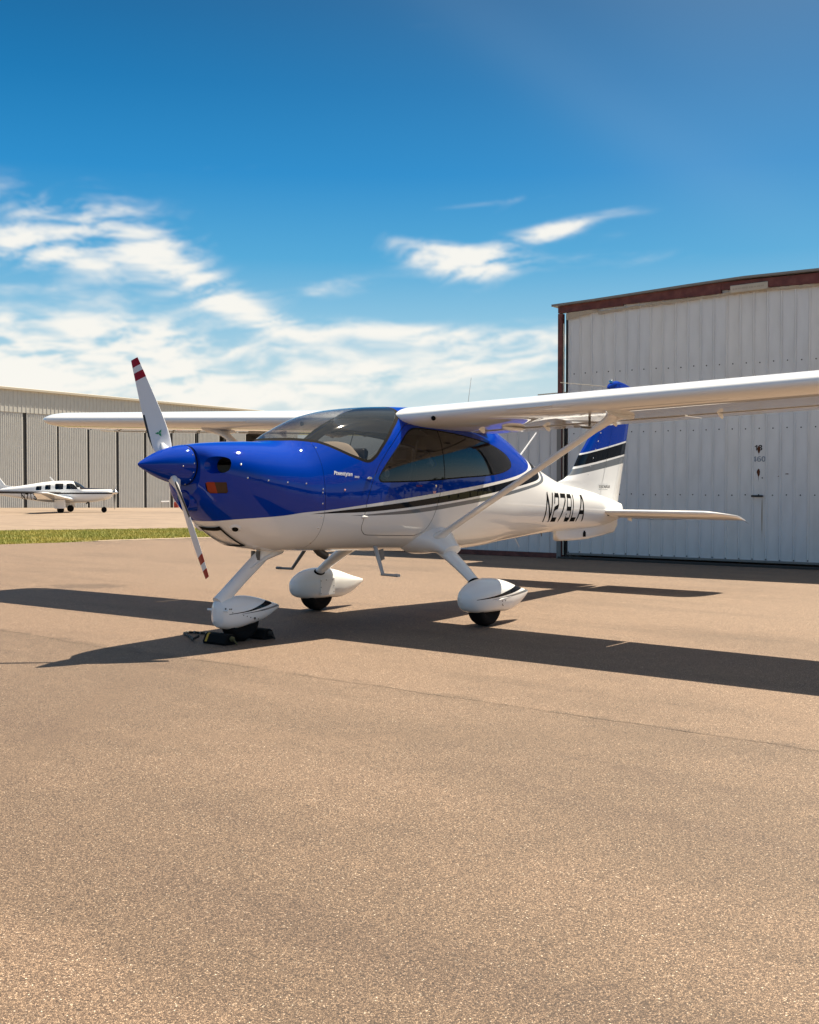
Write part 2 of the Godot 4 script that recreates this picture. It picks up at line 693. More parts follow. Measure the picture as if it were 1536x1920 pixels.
func make_materials() -> void:
	# pavement: pale stones of many tones in a darker tar matrix, one tile is 4 m
	var pave := ImageTexture.create_from_image(pavement_image(2048))
	var bump := noise_of(FastNoiseLite.TYPE_CELLULAR, 0.42, 3)
	bump.cellular_return_type = FastNoiseLite.RETURN_DISTANCE
	bump.cellular_jitter = 1.0
	var pave_bump := noise_tex(2048, bump, [], true)
	var asphalt := mat(1, 1, 1, 0.78)
	asphalt.metallic_specular = 0.5
	asphalt.albedo_texture = pave
	asphalt.heightmap_enabled = true
	asphalt.heightmap_texture = pave_bump
	asphalt.heightmap_scale = 0.12
	asphalt.uv1_triplanar = true
	asphalt.uv1_world_triplanar = true
	asphalt.uv1_scale = Vector3(0.25, 0.25, 0.25)
	asphalt.detail_enabled = true
	asphalt.detail_uv_layer = BaseMaterial3D.DETAIL_UV_2
	asphalt.detail_blend_mode = BaseMaterial3D.BLEND_MODE_MUL
	asphalt.uv2_triplanar = true
	asphalt.uv2_world_triplanar = true
	asphalt.uv2_scale = Vector3(1.0 / 48.0, 1.0 / 48.0, 1.0 / 48.0)
	asphalt.detail_albedo = ImageTexture.create_from_image(wear_and_fade_image(768))
	M.asphalt = asphalt
	var taxi: StandardMaterial3D = asphalt.duplicate()
	taxi.albedo_texture = noise_tex(512, noise_of(FastNoiseLite.TYPE_SIMPLEX_SMOOTH, 0.03, 4, 5), [[0.0, 0.215, 0.155, 0.108], [1.0, 0.31, 0.23, 0.16]])
	taxi.heightmap_enabled = false
	taxi.heightmap_texture = null
	taxi.uv1_scale = Vector3(0.09, 0.09, 0.09)
	M.taxi = taxi
	M.joint = mat(0.06, 0.046, 0.034, 0.9)
	var soil := mat(1, 1, 1, 0.95)
	soil.albedo_texture = noise_tex(512, noise_of(FastNoiseLite.TYPE_SIMPLEX_SMOOTH, 0.02, 8, 5), [[0.0, 0.09, 0.10, 0.022], [0.5, 0.19, 0.18, 0.045], [0.8, 0.28, 0.23, 0.09], [1.0, 0.33, 0.27, 0.15]])
	soil.uv1_triplanar = true
	soil.uv1_world_triplanar = true
	soil.uv1_scale = Vector3(0.16, 0.16, 0.16)
	M.soil = soil
	M.sand = mat(0.34, 0.26, 0.18, 0.95)
	var blade := mat(1, 1, 1, 0.7)
	blade.vertex_color_use_as_albedo = true
	blade.backlight_enabled = true
	blade.backlight = Color(0.25, 0.3, 0.05)
	M.grass = blade
	M.foliage = mat(0.045, 0.065, 0.02, 0.8)
	# metal cladding: paint with faint dirt
	M.cladding = cladding(0.70, 0.70, 0.695, 21)
	M.cladding_pale = cladding(0.66, 0.65, 0.635, 22)
	M.cladding_beige = cladding(0.52, 0.51, 0.47, 23)
	M.cladding_far = cladding(0.53, 0.525, 0.495, 24)
	var red := mat(1, 1, 1, 0.55)
	red.albedo_texture = noise_tex(256, noise_of(FastNoiseLite.TYPE_SIMPLEX_SMOOTH, 0.02, 31, 5), [[0.0, 0.075, 0.017, 0.013], [0.5, 0.135, 0.030, 0.022], [1.0, 0.18, 0.058, 0.044]])
	red.uv1_triplanar = true
	red.uv1_scale = Vector3(1.1, 1.1, 1.1)
	M.red_steel = red
	M.dark_steel = mat(0.03, 0.028, 0.026, 0.6)
	M.grey_steel = mat(0.20, 0.19, 0.175, 0.6)
	M.strip = mat(0.42, 0.36, 0.28, 0.9)
	M.plaque = cladding(0.50, 0.44, 0.35, 41)
	M.rust = mat(0.10, 0.032, 0.012, 0.95)
	M.rust_pale = mat(0.37, 0.31, 0.24, 0.9)
	M.black_print = mat(0.008, 0.008, 0.009, 0.8)
	M.black_print.metallic_specular = 0.15
	M.faded_print = mat(0.24, 0.27, 0.31, 0.7)
	M.trim_beige = mat(0.50, 0.45, 0.36, 0.6)
	M.roof = mat(0.35, 0.34, 0.32, 0.6)
	M.concrete = mat(0.32, 0.28, 0.23, 0.9)
	# the airplane
	M.blue = mat(0.0, 0.032, 0.31, 0.5, 0.0, 0.65)
	M.white = mat(0.83, 0.83, 0.82, 0.5, 0.0, 1.0)
	M.stripe_black = mat(0.006, 0.008, 0.012, 0.5, 0.0, 0.4)
	M.stripe_grey = mat(0.15, 0.165, 0.18, 0.5, 0.0, 1.0)
	M.seal = mat(0.010, 0.009, 0.008, 0.85)  # black rubber, also on the discs drawn for shade in holes
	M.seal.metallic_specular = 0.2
	M.windshield = glass(0.02, 0.022, 0.025, 0.36)
	M.tint = glass(0.004, 0.004, 0.004, 0.78)
	M.lens = glass(0.5, 0.5, 0.5, 0.12)
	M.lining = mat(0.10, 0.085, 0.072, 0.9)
	M.liner_dark = mat(0.22, 0.215, 0.21, 0.6)
	M.glare_shield = mat(0.30, 0.235, 0.175, 0.85)
	M.leather = mat(0.035, 0.032, 0.03, 0.55)
	M.rubber = mat(0.009, 0.0085, 0.0085, 0.85)
	M.rubber.metallic_specular = 0.25
	M.metal = mat(0.55, 0.55, 0.55, 0.3, 1.0)
	M.chrome = mat(0.8, 0.8, 0.8, 0.12, 1.0)
	M.steel_dark = mat(0.12, 0.11, 0.10, 0.45, 0.6)
	M.prop_red = mat(0.30, 0.012, 0.015, 0.35, 0.0, 0.6)
	M.prop_white = mat(0.70, 0.71, 0.73, 0.4, 0.0, 0.5)
	M.prop_black = mat(0.01, 0.01, 0.011, 0.5)
	M.green = mat(0.005, 0.26, 0.10, 0.5)
	M.orange_lens = mat(0.30, 0.030, 0.008, 0.25, 0.0, 0.8)
	M.amber_lens = mat(0.055, 0.022, 0.010, 0.25, 0.0, 0.8)
	M.pink = mat(0.7, 0.35, 0.36, 0.5)
	M.red_print = mat(0.22, 0.01, 0.02, 0.5)
	M.white_print = mat(0.78, 0.78, 0.78, 0.5)
	M.yellow = mat(0.62, 0.33, 0.02, 0.6)
	M.rope_olive = mat(0.10, 0.085, 0.03, 0.9)
	M.rope = mat(0.03, 0.027, 0.022, 0.95)
	M.rope_pale = mat(0.20, 0.19, 0.17, 0.95)
	M.drum_red = mat(0.42, 0.05, 0.03, 0.6)
	M.silver_stripe = mat(0.30, 0.27, 0.25, 0.35, 0.0, 0.7)
	M.maroon = mat(0.020, 0.014, 0.014, 0.35, 0.0, 0.7)


# wear of the pavement over 48 m: blotches drawn out along the paving lanes, lane tones with the foreground fade of light painted into the near one, wheel tracks and an oil stain
func wear_and_fade_image(size: int) -> Image:
	var blotch := noise_of(FastNoiseLite.TYPE_SIMPLEX_SMOOTH, 0.55, 12, 5)
	var streak := noise_of(FastNoiseLite.TYPE_SIMPLEX_SMOOTH, 0.9, 44, 4)
	var grain := noise_of(FastNoiseLite.TYPE_SIMPLEX_SMOOTH, 3.2, 7, 3)
	var lane := [0.95, 0.92, 0.88, 0.97, 1.0, 0.97, 0.99, 0.95]
	var out := PackedByteArray()
	out.resize(size * size * 3)
	var k := 0
	for j in size:
		for i in size:
			# the triplanar tile: x to the right, z down, repeated every 48 m
			var x := i * 48.0 / size
			var z := j * 48.0 / size
			if x > 24.0:
				x -= 48.0
			if z > 12.0:
				z -= 48.0
			var along := x * 0.778 + z * 0.628
			var across := -x * 0.628 + z * 0.778
			var t := (-across - 1.9 + grain.get_noise_2d(along, across) * 0.12) / 3.66
			var which := clampi(int(floor(t)) + 2, 0, 7)
			var v: float = lane[which]
			v *= 1.0 - 0.20 * smoothstep(0.0, 0.75, blotch.get_noise_2d(along * 0.35, across * 0.9) + 0.25 * grain.get_noise_2d(x, z) + [0.1, 0.1, 0.45, 0.02, 0.0, 0.05, 0.05, 0.05][which])  # near lane blotched more, painting in the foreground fade
			v *= 1.0 - 0.14 * smoothstep(0.08, 0.6, streak.get_noise_2d(along * 0.16, across * 1.5) + 0.2 * grain.get_noise_2d(x * 1.7, z * 1.7))
			v *= 1.0 + 0.06 * grain.get_noise_2d(x * 2.0 + 40.0, z * 2.0)
			var oil := Vector2((x + 4.1) / 0.62, (z + 14.3) / 0.42).length() + 0.5 * grain.get_noise_2d(x * 1.5, z * 1.5)
			v *= lerpf(0.62, 1.0, smoothstep(0.45, 1.05, oil))
			var b := int(clampf(pow(v, 1.0 / 2.2), 0.0, 1.0) * 255.0)
			out[k] = b
			out[k + 1] = int(b * (0.985 + 0.015 * v))
			out[k + 2] = int(b * (0.975 + 0.025 * v))
			k += 3
	return Image.create_from_data(size, size, false, Image.FORMAT_RGB8, out)


func pavement_image(size: int) -> Image:
	var stone := noise_of(FastNoiseLite.TYPE_CELLULAR, 0.42, 3)
	stone.cellular_return_type = FastNoiseLite.RETURN_CELL_VALUE
	stone.cellular_jitter = 1.0
	var seam := noise_of(FastNoiseLite.TYPE_CELLULAR, 0.42, 3)
	seam.cellular_return_type = FastNoiseLite.RETURN_DISTANCE2_SUB
	seam.cellular_jitter = 1.0
	var a := stone.get_seamless_image(size, size, false, false, 0.08, true).get_data()
	var b := seam.get_seamless_image(size, size, false, false, 0.08, true).get_data()
	var tone := Gradient.new()
	tone.offsets = PackedFloat32Array([0.0, 0.3, 0.6, 0.9, 0.97, 1.0])
	tone.colors = PackedColorArray([Color(0.097, 0.061, 0.038), Color(0.173, 0.115, 0.073), Color(0.25, 0.169, 0.108), Color(0.335, 0.231, 0.149), Color(0.41, 0.295, 0.20), Color(0.62, 0.50, 0.38)])
	var tar := Color(0.030, 0.019, 0.012)
	# 64 stone tones by 16 steps from tar to stone, as bytes
	var table := PackedByteArray()
	for i in 64:
		for j in 16:
			var c := tar.lerp(tone.sample(i / 63.0), smoothstep(0.04, 0.46, j / 15.0)) * PAVE_TONE
			c = c.linear_to_srgb()
			table.append(int(clampf(c.r, 0, 1) * 255.0))
			table.append(int(clampf(c.g, 0, 1) * 255.0))
			table.append(int(clampf(c.b, 0, 1) * 255.0))
	var out := PackedByteArray()
	out.resize(size * size * 3)
	var k := 0
	for i in size * size:
		var t := ((a[i] >> 2) * 16 + (b[i] >> 4)) * 3
		out[k] = table[t]
		out[k + 1] = table[t + 1]
		out[k + 2] = table[t + 2]
		k += 3
	return Image.create_from_data(size, size, false, Image.FORMAT_RGB8, out)


func cladding(r: float, g: float, b: float, seed_: int) -> StandardMaterial3D:
	var m := mat(1, 1, 1, 0.48)
	m.albedo_texture = noise_tex(512, noise_of(FastNoiseLite.TYPE_SIMPLEX_SMOOTH, 0.012, seed_, 6), [[0.0, r * 0.90, g * 0.895, b * 0.885], [0.45, r * 0.98, g * 0.98, b * 0.98], [1.0, r * 1.05, g * 1.05, b * 1.05]])
	m.uv1_triplanar = true
	m.uv1_scale = Vector3(0.55, 0.17, 0.55)
	return m


# ------------------------------------------------------------------ ground
# The apron is level; beyond the grass the field falls away.
const FALL := [[0.0, 0.0], [27.0, 0.0], [66.0, -0.42], [85.0, -0.62], [102.0, -1.0], [118.0, -1.3], [400.0, -1.4], [3000.0, -1.4]]


func ground_y(depth: float) -> float:
	for i in FALL.size() - 1:
		if depth <= FALL[i + 1][0]:
			return lerpf(FALL[i][1], FALL[i + 1][1], clampf((depth - FALL[i][0]) / (FALL[i + 1][0] - FALL[i][0]), 0.0, 1.0))
	return -1.4


# strip of ground between two lines of depth, each a function of x given as [depth at x=-20, slope]
func sheet(near: Callable, far: Callable, x0: float, x1: float, nx: int, nz: int, lift: float) -> Soup:
	var s := Soup.new()
	for i in nx:
		for j in nz:
			var c := []
			for q in [[0, 0], [1, 0], [1, 1], [0, 1]]:
				var x: float = lerpf(x0, x1, float(i + q[0]) / nx)
				var d: float = lerpf(near.call(x), far.call(x), float(j + q[1]) / nz)
				c.append(Vector3(x, ground_y(d) + lift, -d))
			s.tri(c[0], c[1], c[2], Vector3.UP, Vector3.UP, Vector3.UP)
			s.tri(c[0], c[2], c[3], Vector3.UP, Vector3.UP, Vector3.UP)
	return s


func grass_near(x: float) -> float:
	return 23.9 + (x + 8.6) * 0.70


func grass_far(x: float) -> float:
	return 31.9 + (x + 11.4) * 0.42


func build_ground() -> void:
	var flat := Soup.new()
	var d := [-60.0, 0.0, 27.0, 66.0, 85.0, 102.0, 118.0, 400.0, 3000.0]
	for i in d.size() - 1:
		flat.quad(Vector3(-3000, ground_y(d[i]) - 0.03, -d[i]), Vector3(3000, ground_y(d[i]) - 0.03, -d[i]), Vector3(3000, ground_y(d[i + 1]) - 0.03, -d[i + 1]), Vector3(-3000, ground_y(d[i + 1]) - 0.03, -d[i + 1]), Vector3.UP)
	structure("ground", [[flat, M.soil]])
	var edge := FastNoiseLite.new()
	edge.frequency = 0.9
	var near_edge := func(x: float) -> float: return (minf(grass_near(x), 27.0) if x < 2.0 else 60.0) + edge.get_noise_1d(x * 3.0) * 0.22
	# one level sheet: apron, up to the grass on the left and under the hangars on the right
	var apron := Soup.new()
	var step := 0.4
	var x := -40.0
	while x < 60.0:
		var a := minf(grass_near(x), 27.0) + edge.get_noise_1d(x * 3.0) * 0.16
		var b := minf(grass_near(x + step), 27.0) + edge.get_noise_1d((x + step) * 3.0) * 0.16
		a = maxf(a, 3.0)
		b = maxf(b, 3.0)
		apron.quad(Vector3(x, 0, 40), Vector3(x + step, 0, 40), Vector3(x + step, 0, -b), Vector3(x, 0, -a), Vector3.UP)
		x += step
	structure("apron", [[apron, M.asphalt]])
	var far_lane := sheet(func(px: float) -> float: return grass_far(px) + edge.get_noise_1d(px * 2.0 + 50.0) * 0.25, func(_px: float) -> float: return 160.0, -90.0, 20.0, 260, 40, 0.004)
	structure("taxiway", [[far_lane, M.taxi]])
	# bare earth at the end of the grass strip
	var bare := sheet(func(px: float) -> float: return grass_near(px) + 0.05, func(px: float) -> float: return grass_near(px) + 0.9 + edge.get_noise_1d(px * 4.0) * 0.3, -7.4, -2.2, 30, 1, -0.012)
	structure("bare_earth", [[bare, M.sand]])
	var lip := sheet(func(px: float) -> float: return grass_near(px) + edge.get_noise_1d(px * 3.0) * 0.16 - 0.1, func(px: float) -> float: return grass_near(px) + edge.get_noise_1d(px * 3.0) * 0.16 + 0.06, -7.0, -2.2, 40, 1, 0.006)
	structure("edge_shadow_line", [[lip, M.joint]])  # dark ribbon drawn for the shadow line where pavement meets grass
	# joints between the paving lanes: ragged cracks in the surface
	for l in [[[-5.4, -11.7], [-3.64, -10.05], [-2.4, -8.94], [-1.48, -8.28], [0.0, -7.09], [1.12, -6.20], [2.0, -5.50], [3.4, -4.4]], [[0.2, -11.68], [1.0, -11.05], [1.65, -10.54], [2.49, -9.94], [3.36, -9.27], [4.6, -8.3]], [[-1.0, -16.6], [1.64, -14.97], [3.49, -13.92], [4.75, -13.13], [6.5, -12.1]]]:
		var crack := Soup.new()
		var rough := FastNoiseLite.new()
		rough.frequency = 3.0
		rough.seed = int(l[0][0] * 10)
		for i in l.size() - 1:
			var p := Vector3(l[i][0], 0.003, l[i][1])
			var q := Vector3(l[i + 1][0], 0.003, l[i + 1][1])
			var side := (q - p).normalized().cross(Vector3.UP)
			var n := int(p.distance_to(q) / 0.07)
			for k in n:
				var t0 := p.distance_to(q) * k / n
				var t1 := p.distance_to(q) * (k + 1) / n
				var u0 := p.lerp(q, float(k) / n) + side * rough.get_noise_1d(t0 + i * 9.0) * 0.03
				var u1 := p.lerp(q, float(k + 1) / n) + side * rough.get_noise_1d(t1 + i * 9.0) * 0.03
				var w0 := 0.0015 + 0.005 * absf(rough.get_noise_1d(t0 * 2.0 + 40.0 + i * 9.0))
				var w1 := 0.0015 + 0.005 * absf(rough.get_noise_1d(t1 * 2.0 + 40.0 + i * 9.0))
				if k == 0:
					u0 = p
				if k == n - 1:
					u1 = q
				crack.quad(u0 - side * w0, u1 - side * w1, u1 + side * w1, u0 + side * w0, Vector3.UP)
		structure("pavement_joint", [[crack, M.joint]])
	grass()


func grass() -> void:
	# one tuft of seven blades, copied over the strip
	var s := Soup.new()
	for k in 7:
		var a := TAU * k / 7.0 + rng.randf() * 0.6
		var lean := Vector3(cos(a), 0, sin(a)) * rng.randf_range(0.02, 0.06)
		var root := Vector3(cos(a), 0, sin(a)) * rng.randf_range(0.0, 0.035)
		var side := Vector3(-sin(a), 0, cos(a)) * 0.007
		var h := rng.randf_range(0.035, 0.075)
		s.flat(root - side, root + side, root + lean + Vector3.UP * h, Vector3(cos(a), 0.4, sin(a)))
	var tuft := mesh_of([[s, M.grass]])
	var spots := []
	var tint := []
	var dry := FastNoiseLite.new()
	dry.frequency = 0.35
	dry.fractal_octaves = 4
	var ragged := FastNoiseLite.new()
	ragged.frequency = 0.25
	ragged.fractal_octaves = 4
	while spots.size() < 30000:
		var x := rng.randf_range(-22.0, 2.0)
		var d := lerpf(grass_near(x) - 0.05 + 0.25 * ragged.get_noise_1d(x * 9.0), grass_far(x) + 0.25 * ragged.get_noise_1d(x * 9.0 + 300.0), rng.randf())
		var v := dry.get_noise_2d(x, d * 1.4) * 0.5 + 0.5 + rng.randf_range(-0.12, 0.12)
		if x > -7.0 and d < grass_near(x) + 0.95:
			continue
		var b := Basis(Vector3.UP, rng.randf() * TAU).scaled(Vector3.ONE * rng.randf_range(0.7, 1.5))
		spots.append(Transform3D(b, Vector3(x, ground_y(d) - 0.03, -d)))
		tint.append(Color(0.15, 0.18, 0.010).lerp(Color(0.40, 0.31, 0.06), clampf(v * 1.3 - 0.25, 0.0, 1.0)))
	var mm := MultiMesh.new()
	mm.transform_format = MultiMesh.TRANSFORM_3D
	mm.use_colors = true
	mm.mesh = tuft
	mm.instance_count = spots.size()
	for i in spots.size():
		mm.set_instance_transform(i, spots[i])
		mm.set_instance_color(i, tint[i])
	var o := MultiMeshInstance3D.new()
	o.name = "grass"
	o.multimesh = mm
	add_child(o)
	o.set_meta("kind", "stuff")
	o.set_meta("label", "strip of short green and straw-coloured grass between apron and taxiway")
	o.set_meta("category", "grass")


# ------------------------------------------------------------------ hangars
# Near hangars: local x runs along the wall, y up, z out of the wall towards the airplane.
const WALL_AT := Vector3(2.7408, 0, -19.5478)
const WALL_TURN := -35.6027


# ribbed metal sheet: flat pan with a trapezoid rib at its left edge
func rib_sheet(width: float, height: float, rib: float, depth: float, bevel := 0.012) -> Soup:
	var s := Soup.new()
	var prof := [Vector2(0, 0), Vector2(bevel, depth), Vector2(bevel + rib, depth), Vector2(2 * bevel + rib, 0), Vector2(width, 0)]
	for i in prof.size() - 1:
		var a: Vector2 = prof[i]
		var b: Vector2 = prof[i + 1]
		var out := Vector3(-(b.y - a.y), 0, b.x - a.x)
		s.quad(Vector3(a.x, 0, a.y), Vector3(b.x, 0, b.y), Vector3(b.x, height, b.y), Vector3(a.x, height, a.y), out)
	return s


func flat_print(words: String, size: float, at: Vector3, stretch := 1.0, thin := 0.0) -> Soup:
	return text_soup(words, size, func(p: Vector2) -> Array: return [at + Vector3(p.x * stretch, p.y, thin), Vector3.BACK])


func blot(at: Vector3, size: Vector2, drip: float, seed_: int) -> Soup:
	var s := Soup.new()
	var n := FastNoiseLite.new()
	n.seed = seed_
	n.frequency = 0.8
	var ring := PackedVector3Array()
	for i in 26:
		var t := TAU * i / 26.0
		var r := 1.0 + 0.35 * n.get_noise_2d(cos(t) * 2.0, sin(t) * 2.0)
		var y := sin(t) * size.y * r
		if sin(t) < -0.7:
			y -= drip * (-sin(t) - 0.7) / 0.3 * 0.3
		ring.append(at + Vector3(cos(t) * size.x * r, y, 0))
	fan(s, ring, Vector3.BACK)
	if drip > 0.0:
		s.flat(at + Vector3(-size.x * 0.28, -size.y * 0.8, 0.0004), at + Vector3(size.x * 0.22, -size.y * 0.8, 0.0004), at + Vector3(0.002, -size.y - drip, 0.0004), Vector3.BACK)
	return s


func build_near_hangar() -> void:
	var h := thing("metal_hangar", "tall pale grey ribbed metal hangar with rusty brown roof edge behind the tail", "hangar", WALL_AT, deg_to_rad(WALL_TURN))
	var long := 7.0
	# body behind the door: side walls, back wall and roof with thickness
	var shell := Soup.new()
	box(shell, Vector3(-0.08, 2.1, -5.2), Vector3(0.04, 2.1, 5.0))
	box(shell, Vector3(long + 0.2, 2.1, -5.2), Vector3(0.04, 2.1, 5.0))
	box(shell, Vector3(long * 0.5, 2.1, -10.3), Vector3(long * 0.5 + 0.2, 2.1, 0.04))
	part("wall", h, [[shell, M.cladding]])
	var roof := Soup.new()
	var peak := [[-0.24, 4.315], [0.53, 4.34], [1.3, 4.375], [2.2, 4.418], [3.1, 4.452], [4.2, 4.450], [long + 0.4, 4.30]]
	for i in peak.size() - 1:
		var a := Vector3(peak[i][0], peak[i][1], 0.20)
		var b := Vector3(peak[i + 1][0], peak[i + 1][1], 0.20)
		var back := Vector3(0, 0, -10.7)
		var up := Vector3(0, 0.035, 0)
		roof.quad(a, b, b + back, a + back, Vector3.DOWN)
		roof.quad(a + up, b + up, b + up + back, a + up + back, Vector3.UP)
		roof.quad(a, b, b + up, a + up, Vector3.BACK)
		if i == 0:
			roof.quad(a, a + back, a + up + back, a + up, Vector3.LEFT)
	part("roof", h, [[roof, M.grey_steel]])
	# rusty fascia beam under the roof edge, in lengths
	var cut := [-0.15, 1.05, 2.72, 4.6, 5.9, long + 0.3]
	var top := func(x: float) -> float:
		for i in peak.size() - 1:
			if x <= peak[i + 1][0]:
				return lerpf(peak[i][1], peak[i + 1][1], (x - peak[i][0]) / (peak[i + 1][0] - peak[i][0])) - 0.003
		return 4.3
	for i in cut.size() - 1:
		var s := Soup.new()
		var x0: float = cut[i] + 0.002
		var x1: float = cut[i + 1] - 0.002
		var depth := 0.17 if i > 0 else 0.13
		var z := 0.13 + 0.006 * (i % 2)
		var a0 := Vector3(x0, top.call(x0), z)
		var a1 := Vector3(x1, top.call(x1), z)
		var b0 := Vector3(x0, top.call(x0) - 0.115, z)
		var b1 := Vector3(x1, top.call(x1) - depth, z)
		var back := Vector3(0, 0, -0.09)
		s.quad(a0, a1, b1, b0, Vector3.BACK)
		s.quad(b0, b1, b1 + back, b0 + back, Vector3.DOWN)
		s.quad(a0 + back, a1 + back, b1 + back, b0 + back, Vector3.FORWARD)
		s.quad(a0, b0, b0 + back, a0 + back, Vector3.LEFT)
		s.quad(a1, b1, b1 + back, a1 + back, Vector3.RIGHT)
		part("fascia_beam", h, [[s, M.red_steel]])
	var post := Soup.new()
	box(post, Vector3(-0.108, 2.095, 0.085), Vector3(0.042, 2.095, 0.05), Basis.IDENTITY, 0.004)
	part("corner_post", h, [[post, M.red_steel]])
	var pipe := Soup.new()
	rod(pipe, Vector3(-0.048, 0.06, 0.11), Vector3(-0.048, 4.02, 0.11), 0.013)
	part("conduit_pipe", h, [[pipe, M.trim_beige]])
	var jamb := Soup.new()
	box(jamb, Vector3(-0.012, 2.1, 0.03), Vector3(0.02, 2.08, 0.03))
	part("door_jamb", h, [[jamb, M.dark_steel]])
	# sliding door of ribbed sheets
	var door := Node3D.new()
	door.name = "sliding_door"
	h.add_child(door)
	door.position = Vector3(0.012, 0.10, 0.06)
	var pitch := 0.2127
	var variants := []
	for k in 4:
		var m: StandardMaterial3D = M.cladding.duplicate()
		m.uv1_offset = Vector3(0.31 * k, 0.17 * k, 0.23 * k)
		m.albedo_color = Color(0.985, 0.985, 0.985).lerp(Color(1, 0.99, 0.975), k / 3.0)
		variants.append(mesh_of([[rib_sheet(pitch - 0.0015, 4.22, 0.018, 0.017), m]]))
	for i in 32:
		place("metal_panel", door, variants[(i * 7 + i / 3) % 4], Vector3(i * pitch, 0, 0.0))
	var screws := Soup.new()
	for row in [0.015, 1.01, 2.04, 3.06]:
		for i in 32:
			var at := Vector3(i * pitch + 0.012 + 0.014 + rng.randf_range(-0.002, 0.002) + (0.0 if row < 0.5 else 0.09), row + rng.randf_range(-0.006, 0.006), 0.019 if row < 0.5 else 0.001)
			lathe(screws, at, Vector3.BACK, [[0.0, 0.011], [0.003, 0.011], [0.004, 0.007], [0.009, 0.006], [0.010, 0.001]], 8)
	var sc := part("screws", door, [[screws, M.dark_steel]])
	sc.set_meta("kind", "stuff")
	var base := Soup.new()
	box(base, Vector3(3.4, -0.018, 0.005), Vector3(3.4, 0.018, 0.02), Basis.IDENTITY, 0.003)
	part("bottom_rail", door, [[base, M.grey_steel]])
	var pull := Soup.new()
	box(pull, Vector3(3.29, 0.995, 0.05), Vector3(0.085, 0.016, 0.012), Basis.IDENTITY, 0.004)
	for sx in [-0.075, 0.075]:
		box(pull, Vector3(3.29 + sx, 0.995, 0.02), Vector3(0.01, 0.012, 0.022))
	part("handle", door, [[pull, M.dark_steel]])
	part("house_number", door, [[flat_print("13", 0.085, Vector3(3.24, 1.70, 0.003)), M.black_print]])
	part("house_number", door, [[flat_print("460", 0.085, Vector3(3.20, 1.525, 0.003), 1.15), M.faded_print]])
	part("rust_stain", door, [[blot(Vector3(3.305, 1.725, 0.0045), Vector2(0.022, 0.05), 0.06, 3), M.rust]])
	part("rust_stain", door, [[blot(Vector3(3.30, 1.37, 0.0035), Vector2(0.026, 0.045), 0.11, 4), M.rust]])
	part("rust_stain", door, [[blot(Vector3(3.36, 1.275, 0.0035), Vector2(0.010, 0.010), 0.0, 5), M.black_print]])
	part("rust_stain", door, [[blot(Vector3(3.62, 1.30, 0.0035), Vector2(0.022, 0.006), 0.0, 6), M.rust]])
	part("rust_stain", door, [[blot(Vector3(3.74, 1.335, 0.0035), Vector2(0.03, 0.007), 0.0, 7), M.rust]])
	for sx in [-0.075, 0.07]:
		part("rust_stain", door, [[blot(Vector3(3.29 + sx, 0.72, 0.0025), Vector2(0.010, 0.24), 0.22, 8 + int(sx * 100)), M.rust_pale]])
	# torn weather strip along the door head
	var strip := Soup.new()
	var nz := FastNoiseLite.new()
	nz.frequency = 1.6
	var n := 220
	for i in n:
		var x0 := long * i / n
		var x1 := long * (i + 1) / n
		var q := []
		for x in [x0, x1]:
			var wide: float = 0.022 + 0.014 * nz.get_noise_1d(x * 2.0) + (0.07 * exp(-x * x * 6.0))
			var y: float = top.call(x) - 0.192 + 0.012 * nz.get_noise_1d(x * 6.0 + 9.0) + (0.045 if x < 0.6 else 0.0)
			var z: float = 0.118 + 0.02 * nz.get_noise_1d(x * 5.0 + 30.0)
			q.append([Vector3(x, y + 0.02, z), Vector3(x, y - wide, z - 0.012 + 0.02 * nz.get_noise_1d(x * 9.0 + 70.0))])
		strip.quad(q[0][0], q[1][0], q[1][1], q[0][1], Vector3.BACK)
	part("weather_strip", h, [[strip, M.strip]])
	# nameplate on the fascia
	var plate := Soup.new()
	var tilt := Basis(Vector3.BACK, 0.025)
	box(plate, Vector3(3.17, 4.312, 0.150), Vector3(0.295, 0.058, 0.008), tilt, 0.007)
	var pl := part("nameplate", h, [[plate, M.plaque]])
	var worn := Soup.new()
	var wn := FastNoiseLite.new()
	wn.frequency = 9.0
	for i in 46:
		var x := -0.25 + 0.5 * i / 46.0
		if wn.get_noise_1d(i * 0.37) > -0.1:
			var hh := 0.010 + 0.018 * absf(wn.get_noise_1d(i * 1.3 + 9.0))
			box(worn, Vector3(3.17, 4.312, 0.1585) + tilt * Vector3(x, 0.0, 0), Vector3(0.0032, hh, 0.0006), tilt)
	fine("worn_lettering", pl, [[worn, M.rust_pale]])
	# ground rails in front of the door
	for z in [0.11, 0.20]:
		var rail := Soup.new()
		box(rail, Vector3(3.4, 0.018, z), Vector3(3.5, 0.018, 0.014), Basis.IDENTITY, 0.003)
		part("door_track", h, [[rail, M.dark_steel]])


